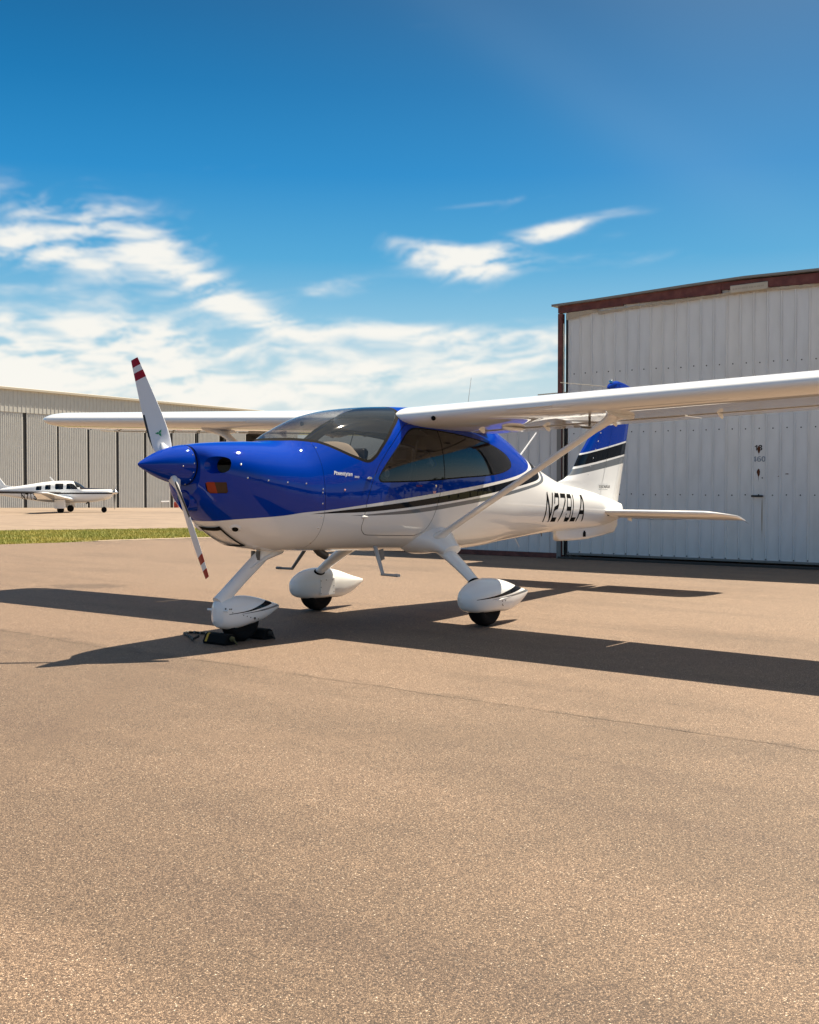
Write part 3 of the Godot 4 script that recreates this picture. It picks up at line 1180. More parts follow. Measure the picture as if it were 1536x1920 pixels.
func build_low_hangar() -> void:
	var h := thing("low_hangar", "lower pale grey metal hangar bay with brown base beam left of the tall hangar", "hangar", WALL_AT, deg_to_rad(WALL_TURN))
	var pitch := 0.2127
	var sheet_mesh := mesh_of([[rib_sheet(pitch - 0.0015, 2.30, 0.018, 0.017), M.cladding_pale]])
	var door := Node3D.new()
	door.name = "sliding_door"
	h.add_child(door)
	door.position = Vector3(-0.155 - pitch, 0.085, 0.05)
	for i in 17:
		place("metal_panel", door, sheet_mesh, Vector3(-pitch * i, 0, 0))
	var beam := Soup.new()
	box(beam, Vector3(-2.0, 0.04, 0.055), Vector3(1.83, 0.04, 0.05), Basis.IDENTITY, 0.004)
	part("base_beam", h, [[beam, M.red_steel]])
	var jamb := Soup.new()
	box(jamb, Vector3(-0.112, 1.24, 0.147), Vector3(0.040, 1.24, 0.010), Basis.IDENTITY, 0.003)
	part("door_jamb", h, [[jamb, M.grey_steel]])
	var body := Soup.new()
	box(body, Vector3(-2.1, 1.2, -2.5), Vector3(1.9, 1.2, 2.48))
	part("wall", h, [[body, M.cladding_pale]])
	var tall := Soup.new()
	box(tall, Vector3(-0.43, 1.41, -3.5), Vector3(0.26, 1.41, 2.9))
	part("upper_wall", h, [[tall, M.cladding_beige]])
	var roof := Soup.new()
	box(roof, Vector3(-0.50, 2.885, -3.5), Vector3(0.365, 0.013, 3.05), Basis(Vector3.BACK, 0.035))
	part("roof", h, [[roof, M.trim_beige]])
	var lower_roof := Soup.new()
	box(lower_roof, Vector3(-2.2, 2.43, -2.4), Vector3(2.0, 0.02, 2.6))
	part("roof", h, [[lower_roof, M.roof]])


func build_far_hangar() -> void:
	# local x along the face away from the camera, z out of the face
	var at := Vector3(-30.7, 0, -85.0)
	var e := Vector3(14.5, 0, -26.9).normalized()
	var h := thing("long_hangar", "long beige metal hangar with wide sliding door leaves across the taxiway", "hangar", at, atan2(-e.z, e.x))
	var low := -1.7
	# corrugated leaf
	var leaf := Soup.new()
	var wide := 3.14
	var n := 16
	for i in n:
		var x0 := wide * i / n
		var x1 := wide * (i + 1) / n
		var q := [Vector2(x0, 0), Vector2(x0 + 0.03, 0.035), Vector2(x0 + 0.075, 0.035), Vector2(x0 + 0.105, 0), Vector2(x1, 0)]
		for k in 4:
			var a: Vector2 = q[k]
			var b: Vector2 = q[k + 1]
			leaf.quad(Vector3(a.x, low, a.y), Vector3(b.x, low, b.y), Vector3(b.x, 6.66, b.y), Vector3(a.x, 6.66, a.y), Vector3(-(b.y - a.y), 0, b.x - a.x))
	var leaf_mesh := mesh_of([[leaf, M.cladding_far]])
	var starts := [-14.7, -11.25, -7.8, -4.35, -0.9, 2.58, 5.90, 9.26, 12.70, 16.16, 19.65, 23.3, 27.5]
	for i in starts.size():
		place("door_leaf", h, leaf_mesh, Vector3(starts[i] + 0.14, 0, -0.06))
	for i in starts.size():
		var gap := Soup.new()
		box(gap, Vector3(starts[i] - 0.01, (low + 6.66) * 0.5, -0.12), Vector3(0.17, (6.66 - low) * 0.5, 0.02))
		part("door_gap_shade", h, [[gap, M.dark_steel]])  # dark strip behind each gap stands in for the shade between leaves
	# header of ribbed sheets above the doors
	var head := Soup.new()
	for i in 130:
		var x0 := -15.0 + i * 0.42
		var q := [Vector2(x0, 0), Vector2(x0 + 0.03, 0.03), Vector2(x0 + 0.07, 0.03), Vector2(x0 + 0.10, 0), Vector2(x0 + 0.42, 0)]
		for k in 4:
			var a: Vector2 = q[k]
			var b: Vector2 = q[k + 1]
			head.quad(Vector3(a.x, 6.62, a.y), Vector3(b.x, 6.62, b.y), Vector3(b.x, 8.30, b.y), Vector3(a.x, 8.30, a.y), Vector3(-(b.y - a.y), 0, b.x - a.x))
	head.quad(Vector3(-15, 6.62, 0), Vector3(39.6, 6.62, 0), Vector3(39.6, 6.62, -0.4), Vector3(-15, 6.62, -0.4), Vector3.DOWN)
	part("header", h, [[head, M.cladding_beige]])
	var eave := Soup.new()
	box(eave, Vector3(12.3, 8.38, 0.10), Vector3(27.5, 0.10, 0.14), Basis.IDENTITY, 0.02)
	part("eave_trim", h, [[eave, M.trim_beige]])
	var shell := Soup.new()
	box(shell, Vector3(-15.1, 3.3, -15.0), Vector3(0.1, 5.0, 15.0))
	box(shell, Vector3(39.7, 3.3, -15.0), Vector3(0.1, 5.0, 15.0))
	box(shell, Vector3(12.3, 3.3, -30.0), Vector3(27.4, 5.0, 0.1))
	box(shell, Vector3(36.8, 2.4, -0.1), Vector3(2.9, 4.2, 0.1))
	part("wall", h, [[shell, M.cladding_beige]])
	var roof := Soup.new()
	for sg in [0.0, 1.0]:
		var za := -15.0
		var zb := 0.2 if sg == 0.0 else -30.2
		roof.quad(Vector3(-15.3, 8.46, zb), Vector3(39.9, 8.46, zb), Vector3(39.9, 8.60, za), Vector3(-15.3, 8.60, za), Vector3.UP)
		roof.quad(Vector3(-15.3, 8.30, zb), Vector3(39.9, 8.30, zb), Vector3(39.9, 8.42, za), Vector3(-15.3, 8.42, za), Vector3.DOWN)
	part("roof", h, [[roof, M.roof]])
	var floor_slab := Soup.new()
	box(floor_slab, Vector3(12.3, -1.75, -15.0), Vector3(27.3, 0.1, 14.9))
	part("floor_slab", h, [[floor_slab, M.concrete]])


# ------------------------------------------------------------------ the blue and white airplane
# Local axes: x runs aft, y up, z to port (the side that the camera sees). The origin is on the ground between the main wheels.
const HULL := [
	[-2.66, 1.600, 1.200, 0.190, 1.42, 2.2, 2.2], [-2.60, 1.610, 1.120, 0.275, 1.40, 2.3, 2.3], [-2.50, 1.622, 1.030, 0.335, 1.38, 2.4, 2.4], [-2.30, 1.636, 0.880, 0.405, 1.33, 2.5, 2.4],
	[-2.10, 1.645, 0.785, 0.445, 1.28, 2.5, 2.5], [-1.83, 1.655, 0.735, 0.480, 1.22, 2.5, 2.6], [-1.70, 1.695, 0.728, 0.497, 1.20, 2.35, 2.6], [-1.59, 1.763, 0.724, 0.508, 1.19, 2.25, 2.6],
	[-1.31, 1.880, 0.712, 0.545, 1.17, 2.25, 2.7], [-1.04, 1.945, 0.700, 0.575, 1.16, 2.4, 2.7], [-0.68, 1.994, 0.685, 0.598, 1.16, 2.7, 2.8], [-0.30, 2.021, 0.665, 0.606, 1.16, 2.9, 2.8],
	[0.20, 2.030, 0.640, 0.604, 1.16, 3.0, 2.8], [0.70, 2.005, 0.632, 0.585, 1.16, 2.9, 2.7], [1.15, 1.940, 0.640, 0.540, 1.15, 2.7, 2.6], [1.56, 1.815, 0.668, 0.470, 1.13, 2.5, 2.5],
	[1.94, 1.660, 0.688, 0.405, 1.10, 2.3, 2.4], [2.46, 1.462, 0.715, 0.325, 1.06, 2.2, 2.3], [3.00, 1.304, 0.733, 0.250, 1.02, 2.2, 2.2], [3.50, 1.240, 0.738, 0.190, 1.00, 2.2, 2.2],
	[3.90, 1.180, 0.745, 0.145, 0.98, 2.2, 2.2], [4.32, 1.104, 0.790, 0.095, 0.955, 2.2, 2.2], [4.65, 1.040, 0.850, 0.045, 0.945, 2.2, 2.2]]
const SHIELD := [
	[-1.86, 1.662], [-1.776, 1.656], [-1.686, 1.659], [-1.608, 1.650], [-1.522, 1.640], [-1.445, 1.612], [-1.359, 1.575], [-1.261, 1.534], [-1.183, 1.507], [-1.10, 1.481], [-1.063, 1.477], [-1.02, 1.484],
	[-1.002, 1.496], [-0.938, 1.534], [-0.864, 1.601], [-0.780, 1.669], [-0.636, 1.789], [-0.46, 1.905], [-0.395, 1.950], [-0.36, 1.985], [-0.34, 2.012], [-0.335, 2.06], [-0.34, 2.3], [-1.95, 2.3], [-1.95, 1.70]]
const SIDE_WINDOW := [
	[-0.962, 1.354], [-0.955, 1.330], [-0.935, 1.313], [-0.906, 1.306], [-0.473, 1.313], [-0.145, 1.326], [0.263, 1.349], [0.579, 1.363], [0.862, 1.380], [1.083, 1.408], [1.245, 1.448], [1.295, 1.481], [1.300, 1.516],
	[1.230, 1.579], [1.115, 1.628], [0.956, 1.676], [0.778, 1.713], [0.588, 1.739], [0.375, 1.765], [0.062, 1.794], [-0.198, 1.809], [-0.326, 1.811], [-0.40, 1.800], [-0.46, 1.776], [-0.527, 1.735], [-0.717, 1.588], [-0.864, 1.461]]
const DOOR := [
	[-1.03, 1.330], [-1.108, 1.160], [-1.132, 1.032], [-1.142, 0.935], [-1.130, 0.905], [-1.104, 0.880], [-1.06, 0.856], [-1.02, 0.850], [-0.736, 0.837], [-0.40, 0.824], [-0.34, 0.832], [-0.282, 0.856], [-0.237, 0.908], [-0.201, 0.972], [-0.173, 1.028],
	[-0.10, 1.20], [-0.062, 1.306], [-0.02, 1.50], [0.0, 1.70], [-0.01, 1.80], [-0.05, 1.838], [-0.20, 1.845], [-0.35, 1.845], [-0.45, 1.835], [-0.53, 1.795], [-0.60, 1.745], [-0.79, 1.600], [-0.94, 1.460]]
const BLUE_LINE := [[-2.60, 0.96], [-2.50, 0.990], [-2.403, 1.013], [-2.276, 1.024], [-1.998, 1.041], [-1.813, 1.061], [-1.520, 1.080], [-1.095, 1.120], [-0.475, 1.178], [0.260, 1.250], [0.976, 1.323], [1.457, 1.383], [1.682, 1.422], [1.80, 1.455], [1.88, 1.50], [1.93, 1.56], [1.95, 1.70]]
const BLACK_TOP := [[-1.735, 1.048], [-1.461, 1.068], [-1.094, 1.095], [-0.475, 1.144], [0.260, 1.214], [0.974, 1.295], [1.448, 1.350], [1.75, 1.395], [1.89, 1.430], [1.96, 1.48], [2.0, 1.70]]
const BLACK_LOW := [[-1.735, 1.048], [-1.459, 1.050], [-1.091, 1.055], [-0.474, 1.090], [0.260, 1.148], [0.972, 1.220], [1.434, 1.266], [1.880, 1.314], [2.02, 1.335], [2.10, 1.362], [2.14, 1.41], [2.16, 1.60]]
const GREY_TOP := [[-1.303, 1.026], [-1.030, 1.036], [-0.473, 1.068], [0.260, 1.128], [0.972, 1.193], [1.476, 1.244], [1.939, 1.296], [2.10, 1.325], [2.17, 1.365], [2.20, 1.44], [2.22, 1.6]]
const GREY_LOW := [[-1.303, 1.026], [-1.086, 1.022], [-0.469, 1.032], [0.261, 1.090], [0.972, 1.156], [1.858, 1.254], [2.065, 1.285], [2.20, 1.320], [2.27, 1.37], [2.30, 1.45], [2.32, 1.6]]
const INTAKE := [[0.212, 1.440], [0.218, 1.475], [0.235, 1.500], [0.262, 1.510], [0.295, 1.508], [0.322, 1.490], [0.336, 1.455], [0.338, 1.420], [0.330, 1.392], [0.305, 1.380], [0.255, 1.380], [0.222, 1.398]]
const LENS_HOLE := [[0.212, 1.313], [0.326, 1.311], [0.320, 1.224], [0.212, 1.224]]

var hull: Body


func painted(t: PackedVector3Array) -> Array:
	# blue, white, black, white, grey, white from the top down
	var sets := []
	for l in [BLUE_LINE, BLACK_TOP, BLACK_LOW, GREY_TOP, GREY_LOW]:
		var line: Array = l
		var last: float = line[line.size() - 1][0]
		var r := clip(t, func(p: Vector3) -> float: return p.y - curve_y(line, p.x) if p.x < last else -1.0 - (p.x - last))
		sets.append(r[0])
		t = r[1]
	var white := Soup.new()
	var blue := Soup.new()
	var black := Soup.new()
	var grey := Soup.new()
	pour(blue, sets[0])
	pour(white, sets[1])
	pour(white, sets[3])
	pour(white, t)
	# the stripes run to a point in front
	for k in [[sets[2], black, -1.735], [sets[4], grey, -1.303]]:
		var from: float = k[2]
		var r := clip(k[0], func(p: Vector3) -> float: return p.x - from)
		pour(k[1], r[0])
		pour(white, r[1])
	return [[blue, M.blue], [white, M.white], [black, M.stripe_black], [grey, M.stripe_grey]]


func build_hull(plane: Node3D) -> void:
	hull = Body.new(HULL)
	var around := 112
	var xs := []
	var x := -2.66
	while x < 4.65:
		xs.append(x)
		x += 0.02 if x < -2.3 else 0.03 if x < 2.3 else 0.06
	xs.append(4.65)
	var rings := []
	for q in xs:
		rings.append(hull.ring(q, around))
	var s := Soup.new()
	loft(s, rings, true, true, true)
	var t := from_soup(s)
	var in_shield := polygon_test(SHIELD, "xy", 0.12)
	var in_window := polygon_test(smooth(SIDE_WINDOW, 2), "xy")
	var in_door := polygon_test(DOOR, "xy")
	var in_intake := polygon_test(smooth(INTAKE, 2), "zy")
	var in_lens := polygon_test(LENS_HOLE, "zy")
	# windshield
	var r := clip(t, in_shield)
	t = r[1]
	var g := clip(r[0], func(p: Vector3) -> float: return in_shield.call(p) - 0.026)
	var pane := Soup.new()
	pour(pane, g[0])
	var ws := part("windshield", plane, [[pane, M.windshield]])
	var rim := Soup.new()
	pour(rim, g[1])
	part("seal", ws, [[rim, M.seal]])
	# cabin windows on both sides: door pane and rear pane
	r = clip(t, in_window)
	t = r[1]
	for side in [1.0, -1.0]:
		var half := clip(r[0], func(p: Vector3) -> float: return p.z * side)
		var inner := clip(half[0], func(p: Vector3) -> float: return in_window.call(p) - 0.012)
		var front := clip(inner[0], func(p: Vector3) -> float: return -0.03 - p.x)
		var rear := clip(front[1], func(p: Vector3) -> float: return p.x + 0.018)
		var a := Soup.new()
		var b := Soup.new()
		var c := Soup.new()
		pour(a, front[0])
		pour(b, rear[0])
		pour(c, inner[1])
		pour(c, rear[1])
		var w := part("side_window", plane, [[a, M.tint]])
		part("seal", w, [[c, M.seal]])
		part("rear_window", plane, [[b, M.tint]])
	# holes of the cowl
	t = clip(t, in_intake)[1]
	t = clip(t, in_lens)[1]
	# door leaf: cut free by a gap of 5 mm
	r = clip(t, in_door)
	t = clip(r[1], func(p: Vector3) -> float: return -0.0025 - in_door.call(p))[0]
	var leaf: PackedVector3Array = clip(r[0], func(p: Vector3) -> float: return in_door.call(p) - 0.0025)[0]
	for side in [1.0, -1.0]:
		var d := part("cabin_door", plane, painted(clip(leaf, func(p: Vector3) -> float: return p.z * side)[0]))
		# handle, hinge and warning print
		var hd := Soup.new()
		var at: Vector3 = hull.skin(-0.163, 1.277, side)
		lathe(hd, at - Vector3(0, 0, side * 0.004), Vector3(0, 0, side), [[0.0, 0.014], [0.007, 0.013], [0.009, 0.006]], 14)
		part("lock", d, [[hd, M.chrome]])
		var hh := Soup.new()
		box(hh, hull.skin(-0.10, 1.275, side), Vector3(0.035, 0.017, 0.008), Basis.IDENTITY, 0.006)
		part("handle", d, [[hh, M.blue]])
		var hinge := Soup.new()
		tube(hinge, [[hull.skin(-1.165, 1.012, side), 0.012, 0.008], [hull.skin(-1.135, 1.012, side), 0.015, 0.016], [hull.skin(-1.09, 1.010, side), 0.005, 0.006]], Vector3.UP, 10)
		part("hinge", d, [[hinge, M.white]])
		var tag := Soup.new()
		var c4 := []
		for q in [[-0.215, 1.228], [-0.165, 1.228], [-0.172, 1.205], [-0.208, 1.205]]:
			c4.append(hull.skin(q[0], q[1], side) + Vector3(0, 0, side * 0.002))
		tag.quad(c4[0], c4[1], c4[2], c4[3], Vector3(0, 0, side))
		part("placard", d, [[tag, M.pink]])
		var on := func(p: Vector2) -> Array:
			var x2 := -0.46 + p.x * (1.0 if side > 0.0 else -1.0)
			return [hull.skin(x2, 1.268 + p.y, side) + Vector3(0, 0, side * 0.0015), Vector3(0, 0, side)]
		part("placard", d, [[text_soup("RESCUE", 0.018, on), M.red_print]])
	# cowl joints
	t = clip(t, func(p: Vector3) -> float: return absf(p.x + 1.582) - 0.0035)[0]
	t = clip(t, func(p: Vector3) -> float: return absf(p.y - curve_y([[-2.42, 1.44], [-2.36, 1.322], [-2.166, 1.303], [-1.976, 1.290], [-1.6, 1.262]], p.x)) - 0.002 if p.x > -2.38 and p.x < -1.58 else 1.0)[0]
	var shell := part("fuselage", plane, painted(t))
	# inner skin: cabin lining, dark behind every gap
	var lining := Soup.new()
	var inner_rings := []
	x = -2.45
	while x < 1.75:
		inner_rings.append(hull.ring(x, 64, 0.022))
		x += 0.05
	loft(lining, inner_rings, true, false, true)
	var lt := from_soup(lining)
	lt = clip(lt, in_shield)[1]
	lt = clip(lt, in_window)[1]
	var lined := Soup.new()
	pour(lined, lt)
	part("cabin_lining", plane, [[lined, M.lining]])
	cowl_details(plane, shell)
	lettering(plane, shell)
	cabin(plane)


func stud(s: Soup, x: float, y: float, side: float, r := 0.008) -> void:
	var p := hull.skin(x, y, side)
	var n := hull.normal(x, y, side)
	lathe(s, p - n * 0.001, n, [[0.0, r], [0.0025, r * 0.9], [0.004, r * 0.3]], 10)


func cowl_details(plane: Node3D, shell: Node3D) -> void:
	for side in [1.0, -1.0]:
		# cooling intake: a duct behind the opening, with baffle fins
		var duct := Soup.new()
		var edge := smooth(INTAKE, 2)
		var rings := []
		for k in [[0.0, 1.0], [0.02, 0.975], [0.06, 0.955], [0.13, 0.95]]:
			var ring := PackedVector3Array()
			for e in edge:
				var c := Vector2(0.275, 1.443).lerp(Vector2(e[0], e[1]), k[1])
				var lo := -2.66
				var hi := -2.3
				for it in 24:
					var mid := (lo + hi) * 0.5
					var q := hull.at(mid)
					var n: float = q[5] if c.y >= q[4] else q[6]
					var v: float = absf(c.y - q[4]) / (q[1] - q[4] if c.y >= q[4] else q[4] - q[2])
					if pow(v, n) + pow(c.x / q[3], n) > 1.0:
						lo = mid
					else:
						hi = mid
				ring.append(Vector3(hi + k[0], c.y, c.x * side))
			rings.append(ring)
		loft(duct, rings, true, false, false)
		var d := part("air_intake", shell, [[duct, M.blue]])
		var fins := Soup.new()
		for k in 5:
			box(fins, Vector3(-2.28, 1.405 + k * 0.018, side * 0.275), Vector3(0.01, 0.003, 0.05))
		fine("cooling_fins", d, [[fins, M.steel_dark]])
		var lensb := Soup.new()
		var lensc := Soup.new()
		for k in [[0.212, 0.268, lensb], [0.268, 0.326, lensc]]:
			var c := []
			for q in [[k[0], 1.316], [k[1], 1.316], [k[1], 1.221], [k[0], 1.221]]:
				var lo := -2.66
				var hi := -2.3
				for it in 24:
					var mid := (lo + hi) * 0.5
					var w := hull.at(mid)
					var n: float = w[5] if q[1] >= w[4] else w[6]
					var v: float = absf(q[1] - w[4]) / (w[1] - w[4] if q[1] >= w[4] else w[4] - w[2])
					if pow(v, n) + pow(q[0] / w[3], n) > 1.0:
						lo = mid
					else:
						hi = mid
				c.append(Vector3(hi + 0.008, q[1], q[0] * side))
			k[2].quad(c[0], c[1], c[2], c[3], Vector3(-1, 0, side))
		part("marker_lens", shell, [[lensb, M.orange_lens], [lensc, M.amber_lens]])
		# camlocs
		var studs := Soup.new()
		for q in [[-2.399, 1.448], [-2.351, 1.345], [-2.166, 1.325], [-1.976, 1.310], [-1.781, 1.300], [-1.600, 1.254], [-1.606, 1.225], [-1.606, 1.134], [-1.565, 1.60], [-1.612, 1.02], [-1.615, 0.93], [-1.59, 0.80]]:
			stud(studs, q[0], q[1], side, 0.0075)
		fine("fastener", shell, [[studs, M.chrome]])
		var fuel := Soup.new()
		stud(fuel, -1.364, 1.244, side, 0.010)
		part("placard", shell, [[fuel, M.pink]])
		var port := Soup.new()
		stud(port, -1.075, 1.345, side, 0.014)
		box(port, hull.skin(-1.075, 1.345, side), Vector3(0.03, 0.012, 0.012), Basis.IDENTITY, 0.008)
		part("step_hold", shell, [[port, M.chrome]])
		# drain with a round lip
		var lip := Soup.new()
		var at := hull.skin(-2.325, 0.943, side)
		var n3 := hull.normal(-2.325, 0.943, side)
		lathe(lip, at - n3 * 0.01, n3, [[0.0, 0.055], [0.012, 0.045], [0.022, 0.032], [0.020, 0.026], [0.0, 0.024]], 20)
		var li := part("cowl_vent", shell, [[lip, M.white]])
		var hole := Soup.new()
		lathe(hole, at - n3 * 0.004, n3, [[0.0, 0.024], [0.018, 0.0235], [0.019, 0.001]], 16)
		part("vent_hole_shade", li, [[hole, M.seal]])  # closed dark disc, colour stands in for the shade inside the hole
	var engine := Soup.new()
	box(engine, Vector3(-2.02, 1.36, 0), Vector3(0.20, 0.12, 0.16), Basis.IDENTITY, 0.03)
	for sd in [-1.0, 1.0]:
		for q in 2:
			lathe(engine, Vector3(-2.12 + q * 0.2, 1.40, 0.15 * sd), Vector3(0, 0, sd), [[0.0, 0.07], [0.03, 0.085], [0.13, 0.085], [0.16, 0.06]], 16)
	part("engine", plane, [[engine, M.steel_dark]])
	# chin intake under the spinner
	var ring := Soup.new()
	lathe(ring, Vector3(-2.47, 1.185, 0.0), Vector3(-1, -0.10, 0), [[0.0, 0.105], [0.10, 0.098], [0.17, 0.090], [0.195, 0.078], [0.198, 0.070], [0.185, 0.064], [0.10, 0.061], [0.0, 0.0605]], 32)
	part("chin_intake", shell, [[ring, M.blue]])
	# landing light under the chin
	var lamp := Soup.new()
	var rim := Soup.new()
	var steps := 8
	for i in steps:
		for j in 12:
			var c := []
			var e := []
			for q in [[0, 0], [1, 0], [1, 1], [0, 1]]:
				var a: float = float(i + q[0]) / steps
				var b: float = -1.0 + 2.0 * (j + q[1]) / 12.0
				var wide := 0.125
				var x := lerpf(-2.405, -2.115, a)
				var z := b * wide
				var w := hull.at(x)
				var y: float = w[4] - (w[4] - w[2]) * pow(maxf(1.0 - pow(absf(z) / w[3], w[6]), 0.0), 1.0 / w[6])
				c.append(Vector3(x, y, z) + Vector3(-0.006, -0.007, 0))
			if i == 0 or i == steps - 1 or j == 0 or j == 11:
				rim.quad(c[0], c[1], c[2], c[3], Vector3(-0.5, -1, 0))
			else:
				lamp.quad(c[0], c[1], c[2], c[3], Vector3(-0.5, -1, 0))
	var li2 := part("landing_light", shell, [[lamp, M.lens]])
	part("light_frame", li2, [[rim, M.seal]])
	for z in [-0.055, 0.055]:
		var refl := Soup.new()
		lathe(refl, Vector3(-2.20, 0.895, z), Vector3(-1, -0.7, 0), [[0.0, 0.01], [0.012, 0.028], [0.03, 0.04]], 18)
		part("reflector", li2, [[refl, M.chrome]])
	# exhaust and belly louvre
	var pipe := Soup.new()
	tube(pipe, [[Vector3(-1.36, 0.78, 0.16), 0.035, 0.035], [Vector3(-1.28, 0.70, 0.17), 0.035, 0.035], [Vector3(-1.20, 0.665, 0.17), 0.035, 0.035]], Vector3.UP, 16)
	part("exhaust_pipe", plane, [[pipe, M.steel_dark]])


func lettering(plane: Node3D, shell: Node3D) -> void:
	var glyph := {
		"N": [[[0, 0], [0, 1]], [[0, 1], [1, 0]], [[1, 0], [1, 1]]],
		"2": [[[0, 0.74], [0, 0.93], [0.1, 1], [0.9, 1], [1, 0.93], [1, 0.62], [0.9, 0.54], [0.1, 0.44], [0, 0.34], [0, 0], [1, 0]]],
		"7": [[[0, 1], [1, 1], [0.95, 0.8], [0.25, 0]]],
		"9": [[[0, 0.16], [0, 0.06], [0.1, 0], [0.9, 0], [1, 0.06], [1, 0.94], [0.9, 1], [0.1, 1], [0, 0.94], [0, 0.46], [1, 0.46]]],
		"L": [[[0, 1], [0, 0], [1, 0]]],
		"A": [[[0, 0], [0.42, 1], [0.6, 1], [1, 0]], [[0.17, 0.32], [0.85, 0.32]]],
	}
	for side in [1.0, -1.0]:
		var word := "N279LA"
		for i in word.length():
			var s := Soup.new()
			# on the starboard side the word starts at the tail
			var put := func(p: Vector2) -> Array:
				var spot: Array = [[2.20, 2.355], [2.425, 2.54], [2.605, 2.74], [2.805, 2.92], [2.985, 3.105], [3.165, 3.33]][i]
				var x := lerpf(spot[0], spot[1], p.x) + 0.045 * p.y
				if side < 0.0:
					x = 5.59 - x
				var u := (x - 2.2) / 1.16
				var y := lerpf(lerpf(0.897, 1.176, p.y), lerpf(0.868, 1.132, p.y), u)
				return [hull.skin(x, y, side) + hull.normal(x, y, side) * 0.0015, hull.normal(x, y, side)]
			strokes(s, glyph[word[i]], 0.18, put)
			part("registration_letter", shell, [[s, M.black_print]])
		var on := func(p: Vector2) -> Array:
			var slant := p.x + p.y * 0.25
			var x := -1.471 + slant if side > 0.0 else -1.20 - slant
			var y := 1.362 - 0.06 * slant + p.y
			return [hull.skin(x, y, side) + hull.normal(x, y, side) * 0.0015, hull.normal(x, y, side)]
		part("model_script", shell, [[text_soup("Ptwentyten", 0.044, func(p: Vector2) -> Array: return on.call(Vector2(p.x * 0.80, p.y))), M.white_print]])
		part("model_script", shell, [[text_soup("MKII", 0.017, func(p: Vector2) -> Array: return on.call(Vector2(0.225 + p.x, p.y))), M.white_print]])


func cabin(plane: Node3D) -> void:
	# glare shield with a hood over the instruments, panel below it
	var s := Soup.new()
	var nz := 40
	var nx := 16
	var rows := []
	for i in nx + 1:
		var line := PackedVector3Array()
		var a := float(i) / nx
		for j in nz + 1:
			var z := -0.46 + 0.92 * j / nz
			var x := lerpf(-1.70, -1.03, a)
			var bump := 0.055 * exp(-pow((absf(z) - 0.23) / 0.14, 4.0)) * smoothstep(0.35, 0.8, a)
			var y := 1.60 + bump + 0.02 * a - 0.11 * pow(absf(z) / 0.46, 4.0)
			if a > 0.9:
				y -= 0.05 * pow((a - 0.9) / 0.1, 2.0)
			line.append(Vector3(x, y, z * (0.62 + 0.48 * a)))
		rows.append(line)
	loft(s, rows, false)
	var gs := part("glare_shield", plane, [[s, M.glare_shield]])
	var lip := Soup.new()
	box(lip, Vector3(-1.02, 1.44, 0.0), Vector3(0.012, 0.16, 0.47), Basis(Vector3.BACK, 0.12), 0.005)
	part("instrument_panel", gs, [[lip, M.leather]])
	# seats
	for q in [[-0.42, 0.27], [-0.42, -0.27], [0.55, 0.26], [0.55, -0.26]]:
		var seat := Node3D.new()
		seat.name = "seat"
		plane.add_child(seat, true)
		seat.position = Vector3(q[0], 0.86, q[1])
		var a := Soup.new()
		box(a, Vector3(-0.22, 0.06, 0), Vector3(0.24, 0.07, 0.21), Basis(Vector3.BACK, -0.08), 0.04)
		part("cushion", seat, [[a, M.leather]])
		var b := Soup.new()
		box(b, Vector3(0.09, 0.34, 0), Vector3(0.055, 0.30, 0.20), Basis(Vector3.BACK, -0.22), 0.045)
		part("backrest", seat, [[b, M.leather]])
		var c := Soup.new()
		box(c, Vector3(0.18, 0.70, 0), Vector3(0.04, 0.075, 0.11), Basis(Vector3.BACK, -0.2), 0.03)
		part("headrest", seat, [[c, M.leather]])
	# shoulder belt and the sun visor by the port window
	var belt := Soup.new()
	tube(belt, [[Vector3(-0.30, 1.70, 0.50), 0.02, 0.002], [Vector3(-0.38, 1.30, 0.45), 0.02, 0.002], [Vector3(-0.48, 1.02, 0.40), 0.02, 0.002]], Vector3.RIGHT, 8)
	part("shoulder_belt", plane, [[belt, M.stripe_grey]])
	var vent := Soup.new()
	var ring := PackedVector3Array()
	for p in [[-0.90, 1.345], [-0.82, 1.335], [-0.79, 1.40], [-0.80, 1.49], [-0.82, 1.535], [-0.88, 1.45]]:
		ring.append(hull.skin(p[0], p[1], 1.0) - Vector3(0, 0, 0.03))
	fan(vent, ring, Vector3.BACK)
	var vm := part("storm_window", plane, [[vent, M.trim_beige]])
	var knob := Soup.new()
	lathe(knob, hull.skin(-0.83, 1.385, 1.0) - Vector3(0, 0, 0.03), Vector3.BACK, [[0.0, 0.036], [0.012, 0.036], [0.016, 0.028], [0.010, 0.02]], 18)
	part("knob", vm, [[knob, M.white]])


# ------------------------------------------------------------------ wings
func foil(n: int, from: float, to: float, thick: float, camber := 0.03) -> Array:
	# points (chord fraction, height over chord): upper side from 'to' forward, then lower side back
	var up := []
	var low := []
	for i in n + 1:
		var a := float(i) / n
		var x := from + (to - from) * (1.0 - cos(a * PI * 0.5) if from == 0.0 else a)
		var t := 5.0 * thick * (0.2969 * sqrt(x) - 0.126 * x - 0.3516 * x * x + 0.2843 * x * x * x - 0.1015 * x * x * x * x) + 0.001
		var c := camber * (2.0 * 0.4 * x - x * x) / 0.16 if x < 0.4 else camber * (0.2 + 0.8 * x - x * x) / 0.36
		up.append(Vector2(x, c + t))
		low.append(Vector2(x, c - t * 0.95))
	up.reverse()
	return up + low.slice(1 if from == 0.0 else 0)


const WING_Z := [0.36, 0.60, 1.0, 1.5, 2.0, 2.5, 2.78, 3.2, 3.7, 4.2, 4.6, 4.95, 5.08, 5.17, 5.23, 5.27, 5.295]


